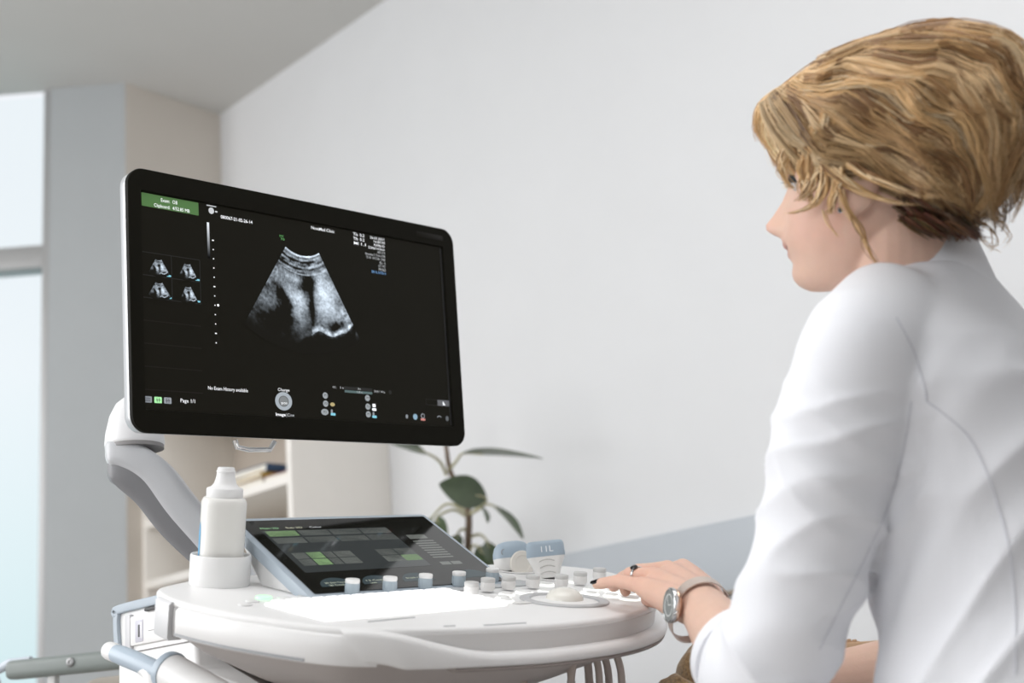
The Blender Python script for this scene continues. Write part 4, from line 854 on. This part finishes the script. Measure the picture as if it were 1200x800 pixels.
# seams laid on the cloth
from mathutils.bvhtree import BVHTree
bvh = BVHTree.FromPolygons([tuple(p) for p in co2], [tuple(p.vertices) for p in jk.polygons])
def on_cloth(x, y, lift=.0006):
    d = (at(x, y, 1) - CAM).normalized(); h = bvh.ray_cast(CAM, d); return h[0] + h[1] * lift if h[0] is not None else None
STC = mat('seam_thread', (.66, .67, .72), .8)
for pts in ([(1050, 372), (1070, 410), (1083, 450), (1086, 470)], [(1086, 470), (1110, 488), (1135, 512), (1155, 550), (1172, 600), (1184, 650), (1190, 720), (1190, 790)], [(1068, 470), (1060, 520), (1045, 580), (1020, 640), (990, 700), (960, 760)]):
    P_ = [q for q in (on_cloth(p.x, p.y) for p in catmull([(x, y, 0) for x, y in pts], 40)) if q is not None]
    if len(P_) > 4: g = G(); tube(g, P_, .0006, 6); put('seam', g, STC, jacket)
# trousers, shoes (below the picture)
TRO = mat('trousers_white', (.72, .72, .74), .8); g = G()
for sd in (-1, 1):
    h0 = HIP + TLf * (sd * .09) - Z3 * .07; kn_ = h0 + TF * .40 + TLf * (sd * .05) + Z3 * .005; an = Vector((kn_.x, kn_.y, .10)) + TF * .03
    tube(g, [h0 - TF * .03, h0 + TF * .15, kn_], [.098, .088, .068], 24, round_ends=True); tube(g, [kn_, kn_.lerp(an, .4), an], [.066, .062, .046], 24, round_ends=True)
blob(g, HIP - Z3 * .04, (TLf, TF, Z3), (.185, .135, .11)); put('trousers', remesh('trousers', g, .009, 4), TRO, person, angle=180)
for sd in (-1, 1):
    h0 = HIP + TLf * (sd * .14) + TF * .46; g = G(); tube(g, [Vector((h0.x, h0.y, .045)) - TF * .04, Vector((h0.x, h0.y, .05)) + TF * .04, Vector((h0.x, h0.y, .035)) + TF * .15], [.04, .044, .03], 20, round_ends=True); put('shoe', g, mat('shoe_white', (.7, .7, .7), .5), person)
# stool that carries her
seat_z = HIP.z - .172
stool = thing('stool', 'round grey swivel stool under the seated woman', 'stool', (HIP.x, HIP.y, 0)); MS = Matrix.Translation((HIP.x, HIP.y, 0))
g = G(); lathe(g, [(.17, seat_z - .055), (.185, seat_z - .045), (.19, seat_z - .02), (.18, seat_z - .005), (.15, seat_z), (.001, seat_z)], 40); put('seat', g, PLM, stool, MS)
g = G(); lathe(g, [(.025, .10), (.025, seat_z - .05)], 20); put('column', g, CHR, stool, MS)
for k in range(5):
    a = k * 2 * math.pi / 5; d_ = Vector((math.cos(a), math.sin(a), 0)); g = G(); tube(g, [Vector((0, 0, .10)), d_ * .15 + Z3 * .085, d_ * .27 + Z3 * .06], [.022, .018, .014], 12); put('leg', g, PLM, stool, MS)
    g = G(); lathe(g, [(.018, -.012), (.026, -.010), (.026, .010), (.018, .012)], 18, Matrix.Rotation(math.pi / 2, 4, 'Y')); put('caster', g, PLD, stool, MS @ Matrix.Translation(d_ * .27 + Z3 * .026))

# ---- hair: a full teased crop, swept back from the forehead, loose fringe and locks by the ear
SILH = [(905, 180), (895, 165), (886, 145), (887, 124), (902, 109), (925, 97), (945, 81), (965, 67), (1000, 55), (1040, 43), (1090, 36), (1140, 38), (1172, 50), (1194, 76), (1207, 112), (1213, 150), (1207, 190), (1190, 222), (1163, 254), (1138, 272), (1112, 270), (1085, 252), (1060, 244), (1035, 243), (1005, 239), (985, 233), (960, 222), (935, 210), (918, 197)]
SIL_ = np.array(SILH, float); HCN = np.array([1062., 150.])
def to_loc(px, py): return (1015 - px) / 1113, (250 - py) / 1134
ang = np.arctan2(SIL_[:, 1] - HCN[1], SIL_[:, 0] - HCN[0]); rad = np.hypot(SIL_[:, 0] - HCN[0], SIL_[:, 1] - HCN[1])
od = np.argsort(ang); ang, rad = ang[od], rad[od]; ang3 = np.r_[ang - 2 * math.pi, ang, ang + 2 * math.pi]; rad3 = np.r_[rad, rad, rad]
def lift(px, py, c=.098):
    dx, dy = px - HCN[0], py - HCN[1]; r = math.hypot(dx, dy) / float(np.interp(math.atan2(dy, dx), ang3, rad3)); r = min(r, .999)
    return c * (1 - r ** 2.1) ** (1 / 2.1)
def hpt(px, py, side=1, off=0): 
    f, u = to_loc(px, py); return hp(f, side * (lift(px, py) + off), u)
g = G(); rings = []; NA = 96
for i in range(1, 40):
    s = -1 + 2 * i / 40; c_ = .094 * s; k = (1 - abs(s) ** 2.1) ** (1 / 2.1); r = []
    for j in range(NA):
        a = -math.pi + 2 * math.pi * j / NA; R_ = float(np.interp(a, ang3, rad3)) * .925 * k; f, u = to_loc(HCN[0] + R_ * math.cos(a), HCN[1] + R_ * math.sin(a)); r.append(hp(f, c_, u))
    rings.append(r)
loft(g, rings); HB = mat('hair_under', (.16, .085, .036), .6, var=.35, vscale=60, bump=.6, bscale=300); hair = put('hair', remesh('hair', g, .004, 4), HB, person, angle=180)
GA = [[(958, 72), (1020, 51), (1090, 40), (1150, 52), (1192, 92), (1206, 150), (1196, 205), (1172, 240)],
      [(952, 80), (1010, 64), (1080, 58), (1140, 76), (1180, 118), (1190, 168), (1178, 215), (1158, 250)],
      [(948, 90), (1005, 82), (1068, 84), (1124, 108), (1162, 150), (1172, 195), (1160, 238), (1146, 262)],
      [(940, 98), (990, 98), (1050, 112), (1102, 142), (1138, 182), (1150, 220), (1145, 250), (1132, 270)],
      [(930, 104), (975, 118), (1030, 142), (1080, 172), (1115, 205), (1135, 235), (1136, 255), (1126, 272)],
      [(922, 108), (962, 138), (1010, 170), (1058, 196), (1095, 218), (1120, 240), (1128, 258), (1120, 272)],
      [(915, 112), (950, 152), (992, 188), (1036, 208), (1072, 222), (1100, 236), (1118, 252), (1118, 268)],
      [(908, 118), (938, 162), (975, 200), (1012, 218), (1046, 226), (1078, 234), (1102, 246), (1110, 260)],
      [(902, 122), (928, 168), (962, 208), (1000, 229), (1036, 237), (1070, 243), (1098, 252), (1112, 264)]]
GB = [[(968, 70), (930, 93), (902, 112), (889, 130), (886, 148), (896, 172)],
      [(972, 80), (935, 104), (908, 128), (900, 150), (903, 172), (916, 194)],
      [(978, 92), (944, 120), (922, 148), (916, 172), (922, 192), (936, 212)],
      [(985, 104), (956, 134), (940, 164), (938, 190), (946, 210), (962, 232)],
      [(992, 116), (970, 146), (958, 178), (960, 204), (968, 224), (978, 242)],
      [(1000, 130), (985, 160), (978, 190), (980, 212), (984, 228), (976, 246)],
      [(1010, 145), (1002, 175), (996, 200), (994, 220), (990, 236), (980, 250)]]
def gmix(Gs, t):
    t = max(0, min(len(Gs) - 1.001, t)); i = int(t); w_ = t - i; return [((a[0] * (1 - w_) + b[0] * w_), (a[1] * (1 - w_) + b[1] * w_)) for a, b in zip(Gs[i], Gs[i + 1])]
HV, HFc, HCo = [], [], []
def strand(ctrl, side, off0, r0, col, n=15, wav=2.2, tip=.15, lift_tip=0.0):
    P_ = catmull([(x, y, 0) for x, y in ctrl], n); ph = random.uniform(0, 6.28); fq = random.uniform(.8, 1.8); am = random.uniform(.4, 1) * wav; pts = []
    for i, p in enumerate(P_):
        t = i / (n - 1); q = P_[min(i + 1, n - 1)] - P_[max(i - 1, 0)]; nn = Vector((-q.y, q.x, 0)).normalized(); w_ = am * math.sin(ph + fq * 6.28 * t) * min(1, t * 3)
        x, y = p.x + nn.x * w_, p.y + nn.y * w_
        wa_ = min(1, max(0, (1.0 - math.hypot((x - 1062) / 165, (y - 150) / 118)) * 3)); x, y = x + 14 * wa_ * noise.noise(Vector((x * .022, y * .03, 1.7 + side))), y + 19 * wa_ * noise.noise(Vector((x * .020, y * .028, 8.1 + side)))
        pts.append(hpt(x, y, side, off0 + lift_tip * t * t + .017 * wa_ * noise.noise(Vector((x * .030, y * .045, 4.4 + side))) + .0016 * math.sin(ph * 2 + 5 * t)))
    fr_ = frames(pts); k = len(HV); m_ = 4
    for i, (p, t_, u, w_) in enumerate(fr_):
        s = i / (n - 1); r = r0 * (.55 + .45 * math.sin(math.pi * min(1, s * 1.4 + .1))) * (1 if s < .6 else 1 - (1 - tip) * ((s - .6) / .4) ** 1.3)
        for j in range(m_): a = 2 * math.pi * j / m_; HV.append(tuple(p + u * (r * 1.0 * math.cos(a)) + w_ * (r * 1.5 * math.sin(a)))); HCo.append(col)
    for i in range(n - 1):
        for j in range(m_): HFc.append((k + i * m_ + j, k + i * m_ + (j + 1) % m_, k + (i + 1) * m_ + (j + 1) % m_, k + (i + 1) * m_ + j))
PAL = [(.72, .47, .23), (.84, .60, .34), (.58, .36, .17), (.44, .25, .11), (.92, .72, .46), (.30, .16, .07), (.68, .44, .21)]
def hcol(dark=0):
    c = random.choice(PAL); k = random.uniform(.85, 1.12) * (1 - dark); return (c[0] * k, c[1] * k, c[2] * k, 1)
def part_of(P_, t0, t1, m_=6):
    C_ = catmull([(x, y, 0) for x, y in P_], 60); return [(C_[int(59 * (t0 + (t1 - t0) * k / (m_ - 1)))].x, C_[int(59 * (t0 + (t1 - t0) * k / (m_ - 1)))].y) for k in range(m_)]
def clump(Gs, t, t0, t1, side, n_, off, spread, r0, tone, wav, flick):
    """a lock of hair: strands that share one wave, one tone and one loose end"""
    ctrl = part_of(gmix(Gs, t), t0, t1); ph, fq = random.uniform(0, 6.28), random.uniform(.7, 1.5); am = random.uniform(.3, 1) * wav; fx, fy = random.gauss(0, flick), random.gauss(0, flick)
    for k in range(n_):
        d = random.gauss(0, spread); c2 = []
        for i, (x, y) in enumerate(ctrl):
            s_ = i / (len(ctrl) - 1); x2, y2 = ctrl[min(i + 1, len(ctrl) - 1)]; x1, y1 = ctrl[max(i - 1, 0)]; nx, ny = -(y2 - y1), x2 - x1; L_ = math.hypot(nx, ny) or 1
            w_ = am * math.sin(ph + fq * 6.28 * s_) * min(1, s_ * 2.5) + d * (1.15 - .75 * s_ ** 2); c2.append((x + nx / L_ * w_ + fx * s_ ** 3, y + ny / L_ * w_ + fy * s_ ** 3))
        tn = random.uniform(.78, 1.22); strand(c2, side, off + random.uniform(-.0012, .0012) - abs(d) * .0003, r0 * random.uniform(.7, 1.15), (min(1, tone[0] * tn), min(1, tone[1] * tn), min(1, tone[2] * tn), 1), n=13, wav=.7, lift_tip=random.uniform(-.002, .004))
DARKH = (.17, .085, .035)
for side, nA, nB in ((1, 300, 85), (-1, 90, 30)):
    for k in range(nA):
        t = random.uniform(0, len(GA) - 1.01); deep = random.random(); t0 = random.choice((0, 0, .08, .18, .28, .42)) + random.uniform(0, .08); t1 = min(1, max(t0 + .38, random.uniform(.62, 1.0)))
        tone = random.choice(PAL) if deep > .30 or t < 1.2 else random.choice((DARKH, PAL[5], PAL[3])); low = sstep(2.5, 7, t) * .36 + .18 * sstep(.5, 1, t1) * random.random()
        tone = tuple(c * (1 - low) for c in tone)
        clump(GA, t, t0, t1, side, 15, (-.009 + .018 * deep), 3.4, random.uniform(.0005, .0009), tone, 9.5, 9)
    for k in range(nB):
        t = random.uniform(0, len(GB) - 1.01); deep = random.random(); t0 = random.choice((0, .1, .25)); tone = random.choice((PAL[0], PAL[1], PAL[4], PAL[4], PAL[6])) if deep > .25 else PAL[2]
        clump(GB, t, t0, random.uniform(.8, 1), side, 12, -.003 + .007 * deep, 3.2, random.uniform(.00045, .0008), tone, 5, 5)
def lock(ctrl, n_, spread, off, r0, wav=1.5, dark=0):
    for k in range(n_):
        d = (random.gauss(0, spread), random.gauss(0, spread)); pts = []
        strand([(x + d[0] * (1 - .6 * i / len(ctrl)), y + d[1]) for i, (x, y) in enumerate(ctrl)], 1, off + random.uniform(-.001, .002), random.uniform(.6, 1.1) * r0, hcol(dark), wav=wav)
# fly-away curl on top and short hairs at the nape
for ctrl, n_ in (([(990, 62), (978, 56), (968, 62), (972, 72), (984, 74)], 4), ([(1130, 255), (1150, 262), (1160, 280), (1150, 292)], 5), ([(1120, 262), (1138, 275), (1150, 285), (1165, 290)], 6), ([(1150, 250), (1165, 262), (1172, 275), (1168, 285)], 4), ([(1170, 60), (1192, 78), (1203, 100), (1208, 125)], 5)):
    for k in range(n_): strand([(x + random.gauss(0, 2.5), y + random.gauss(0, 2.5)) for x, y in ctrl], 1, -.0, .0005, hcol(), n=12, wav=.8)
me = bpy.data.meshes.new('hair_locks'); me.from_pydata(HV, [], HFc); ca = me.color_attributes.new('tone', 'FLOAT_COLOR', 'POINT'); ca.data.foreach_set('color', [c for q in HCo for c in q])
HM = mat('hair_blonde', (.6, .4, .2), .36, attr='tone', spec=.45); finish(me, 180); put('hair_locks', me, HM, hair)
# loose locks lying on the cheek and behind the ear
HV, HFc, HCo = [], [], []
def free_lock(ctrl, n_, spread, r0, dark=0):
    for k in range(n_):
        c3 = [hp(to_loc(x + random.gauss(0, spread), y + random.gauss(0, spread))[0], l + random.gauss(0, .0015), to_loc(x, y)[1]) for x, y, l in ctrl]
        pts = catmull(c3, 16); fr_ = frames(pts); kk = len(HV); col = (*[c * random.uniform(.75, 1.3) for c in dark], 1) if isinstance(dark, tuple) else hcol(dark)
        for i, (p, t_, u, w_) in enumerate(fr_):
            s = i / 15; r = r0 * random.uniform(.8, 1.1) * (1 if s < .5 else 1 - .9 * ((s - .5) / .5) ** 1.3)
            for j in range(4): a = math.pi / 2 * j; HV.append(tuple(p + u * (r * math.cos(a)) + w_ * (r * math.sin(a)))); HCo.append(col)
        for i in range(15):
            for j in range(4): HFc.append((kk + i * 4 + j, kk + i * 4 + (j + 1) % 4, kk + (i + 1) * 4 + (j + 1) % 4, kk + (i + 1) * 4 + j))
free_lock([(985, 170, .086), (988, 200, .083), (984, 225, .079), (968, 242, .074), (946, 250, .068)], 34, 3.2, .0010)
free_lock([(962, 175, .075), (958, 200, .073), (963, 222, .072), (972, 238, .073)], 30, 3.5, .0010)
free_lock([(1000, 185, .090), (1002, 210, .087), (998, 232, .083), (992, 250, .080)], 34, 3.2, .0010)
free_lock([(1006, 222, .090), (1012, 242, .088), (1024, 265, .080), (1032, 288, .070), (1043, 310, .062)], 14, 2.2, .0007)
free_lock([(945, 160, .066), (938, 185, .068), (936, 203, .068), (944, 222, .069)], 30, 3.5, .0009)
free_lock([(972, 165, .082), (972, 195, .079), (970, 218, .076), (958, 236, .072)], 30, 4, .0010)
free_lock([(975, 175, .086), (1000, 205, .088), (1035, 228, .086), (1075, 240, .080)], 40, 4.5, .0011)
free_lock([(985, 165, .088), (1015, 195, .091), (1050, 215, .089), (1095, 232, .080)], 40, 4.5, .0011)
free_lock([(985, 245, .078), (992, 262, .077), (1002, 276, .074)], 5, 2, .0005)
for k in range(260):                                            # short dark hair of the nape, the shadow there mixed into its colour
    x = random.uniform(1060, 1122); y = random.uniform(224, 258); l = random.uniform(.035, .082)
    free_lock([(x, y, l), (x + 12, y + 9, l - .004), (x + 28 + random.gauss(0, 3), y + 18 + random.uniform(0, 6), l - .014)], 2, 1.5, .0012, (.105, .050, .024))
me = bpy.data.meshes.new('loose_locks'); me.from_pydata(HV, [], HFc); ca = me.color_attributes.new('tone', 'FLOAT_COLOR', 'POINT'); ca.data.foreach_set('color', [c for q in HCo for c in q])
finish(me, 180); put('loose_locks', me, HM, hair)

# ------------------------------------------------------------------ what she wears: ear stud, ring, wristwatch
GOLD = mat('rose_gold', (.72, .50, .38), .25, metal=1); STL = mat('polished_steel', (.70, .71, .72), .18, metal=1); BLKG = mat('black_gem', (.012, .012, .014), .08, coat=1)
ep = hp(.010, .0815, .004); es = thing('earring', 'small dark stud earring below the blonde hair', 'earring', ep)
Me = frame4(HF, eu, HF.cross(eu), ep); Me = frame4(HF, -eu, HL, ep)
g = G(); lathe(g, [(.0028, -.003), (.0030, 0), (.0030, .001), (.0024, .0016)], 18); put('setting', g, STL, es, Me)
g = G(); lathe(g, [(.0025, .0010), (.0026, .0016), (.0018, .0026), (.0004, .0030)], 12); put('stone', g, BLKG, es, Me)
ra_, rb_ = MCP['ring'], PTS['ring'][0]; rt = (rb_ - ra_).normalized(); rc = ra_.lerp(rb_, .66); ru = (Z3 * .75 - FC * .75); ru = (ru - rt * ru.dot(rt)).normalized(); rs = rt.cross(ru)
rg_ = thing('ring', 'silver ring with a black stone on her finger', 'ring', rc); Mr = frame4(rs, ru, rs.cross(ru), rc)
g = G(); rings = [[Vector(((.0094 + .0009 * math.cos(b)) * math.cos(a), (.0094 + .0009 * math.cos(b)) * math.sin(a), .0017 * math.sin(b))) for b in [2 * math.pi * k / 8 for k in range(8)]] for a in [2 * math.pi * j / 36 for j in range(37)]]; loft(g, rings, cap0=False, cap1=False); put('band', g, STL, rg_, Mr)
g = G(); loft(g, [[Vector((x, y_, z)) for x, z in rr(a, b, min(a, b) * .45, 5)] for y_, a, b in ((.0092, .0075, .0085), (.0105, .0085, .0095), (.0118, .0070, .0080), (.0124, .0035, .0045))]); put('stone', g, BLKG, rg_, Mr)
# watch: mesh strap round the wrist, round case turned to the outer side
wt = fa.normalized(); wc = EL_L + fa * .965
cn = (-RC * .52 - FC * .84 - UC * .10); cn = (cn - wt * cn.dot(wt)).normalized(); cs_ = wt.cross(cn)
MWt = frame4(cn, cs_, wt, wc)                                   # x outwards through the dial, z along the forearm
wa = thing('wristwatch', 'round silver watch with grey dial on a pale mesh strap', 'watch', wc)
STR = mat('strap_mesh', (.66, .56, .50), .35, metal=.6, bump=.4, bscale=1500); DIAL = mat('dial_grey', (.20, .22, .215), .3)
g = G(); rings = []
for k in range(61):
    a = math.radians(22) + math.radians(316) * k / 60; slack = .0135 * gs(((math.degrees(a) + 180) % 360 - 180) + 62, 26)     # the strap hangs loose on the underside
    R_ = .0300 + slack; d_ = Vector((math.cos(a), math.sin(a), 0)); c_ = d_ * R_
    rings.append([c_ + d_ * x + Vector((0, 0, z)) for x, z in ((-.0006, -.0075), (.0008, -.0075), (.0008, .0075), (-.0006, .0075))])
loft(g, rings); put('strap', g, STR, wa, MWt)
Mcs = MWt @ Matrix.Translation((.0335, 0, -.005)) @ Matrix.Rotation(math.pi / 2, 4, 'Y')
g = G(); lathe(g, [(.0165, -.001), (.0185, .0005), (.0190, .0025), (.0187, .0045), (.0180, .0053), (.0170, .0055), (.0168, .0048), (.0005, .0048)], 44); cse = put('case', g, STL, wa, Mcs)
g = G(); lathe(g, [(.0172, -.0030), (.0182, -.0012), (.0178, .0005)], 44); put('case_back', g, GOLD, cse, Mcs)
g = G(); lathe(g, [(.0167, .0048), (.0166, .0051), (.0005, .0051)], 40); dl_ = put('dial', g, DIAL, wa, Mcs)
g = G(); lathe(g, [(.0120, .0051), (.0120, .0054), (.0108, .0054), (.0108, .0051)], 40, cap0=False, cap1=False); put('dial_ring', g, mat('dial_pale', (.72, .74, .74), .3), dl_, Mcs)
for a, L_ in ((.5, .009), (2.3, .012)): g = G(); box(g, (L_ / 2, 0, .0057), (L_, .0011, .0003), Matrix.Rotation(a, 4, 'Z')); put('watch_hand', g, mat('dial_pale', (.72, .74, .74), .3), dl_, Mcs)
g = G(); lathe(g, cyl(.0024, .004, .0005), 14); put('crown', g, STL, cse, Mcs @ Matrix.Translation((.0185, 0, .003)) @ Matrix.Rotation(math.pi / 2, 4, 'Y'))

# ------------------------------------------------------------------ low bench beyond her with a tan bolster and a brown plush cushion
bz = .60; bo = at(930, 900, 2.05); MBn = frame4(DL, -NR, Z3, Vector((bo.x, bo.y, 0)))
bench = thing('bench', 'white padded bench standing between the seated woman and the wall', 'bench', (bo.x, bo.y, 0))
g = G(); box(g, (.1, .05, bz - .04), (1.1, .46, .08), bev=.02, seg=4); put('bench_pad', g, PLW, bench, MBn)
for sx in (-.38, .58):
    for sy in (-.12, .22): g = G(); box(g, (sx, sy, (bz - .08) / 2), (.04, .04, bz - .08), bev=.004); put('leg', g, PLM, bench, MBn)
tp_ = at(999, 752, 1.95); TAN = mat('tan_leather', (.56, .36, .22), .65, var=.06, vscale=40, bump=.2, bscale=150)
Mt_ = Matrix.Translation((tp_.x, tp_.y, bz)) @ Matrix.Rotation(.08, 4, 'Z'); hh = tp_.z - bz
bol = thing('bolster', 'tan leather block with a frayed top edge seen under her arm', 'bolster', (tp_.x, tp_.y, bz))
g = G(); box(g, (0, .06, hh / 2), (.24, .12, hh), bev=.004, seg=2); put('block', g, TAN, bol, Mt_)
g = G()
for k in range(9):
    x = -.022 + k * .004; h_ = .004 * (1 - abs(k - 3) / 7) + .002 * (k % 2); box(g, (x, .01, hh + h_ / 2 - .0005), (.0052, .006, h_ + .001), Matrix.Identity(4), bev=.0005)
put('frayed_edge', g, TAN, bol, Mt_)
BRN = mat('brown_plush', (.30, .18, .075), .9, var=.5, vscale=260, bump=1.0, bscale=500, sheen=.4)
def plush(label, c, r):
    g = G(); n = 40; rings = []
    for i in range(1, n):
        a = math.pi * i / n; rings.append([Vector((r[0] * math.sin(a) * math.cos(b), r[1] * math.sin(a) * math.sin(b), r[2] * (1 - math.cos(a)))) * (1 + .05 * noise.noise(Vector((math.cos(b) * math.sin(a), math.sin(b) * math.sin(a), math.cos(a))) * 2.2 + Vector(c) * 9)) for b in [2 * math.pi * j / 48 for j in range(48)]])
    loft(g, rings); o = put('plush_cushion', g, BRN, None, Matrix.Translation(c)); tag(o, label, 'cushion', 'brown plush cushions on the bench'); return o
p_ = at(818, 748, 1.98); plush('larger brown plush cushion, its round top just under her wrist', Vector((p_.x + .008, p_.y, bz)), (.045, .05, (p_.z - bz) / 2))
p_ = at(787, 792, 1.96); plush('smaller brown plush cushion low at the picture edge left of the larger one', Vector((p_.x - .005, p_.y - .09, bz)), (.032, .04, (p_.z - bz) / 2))
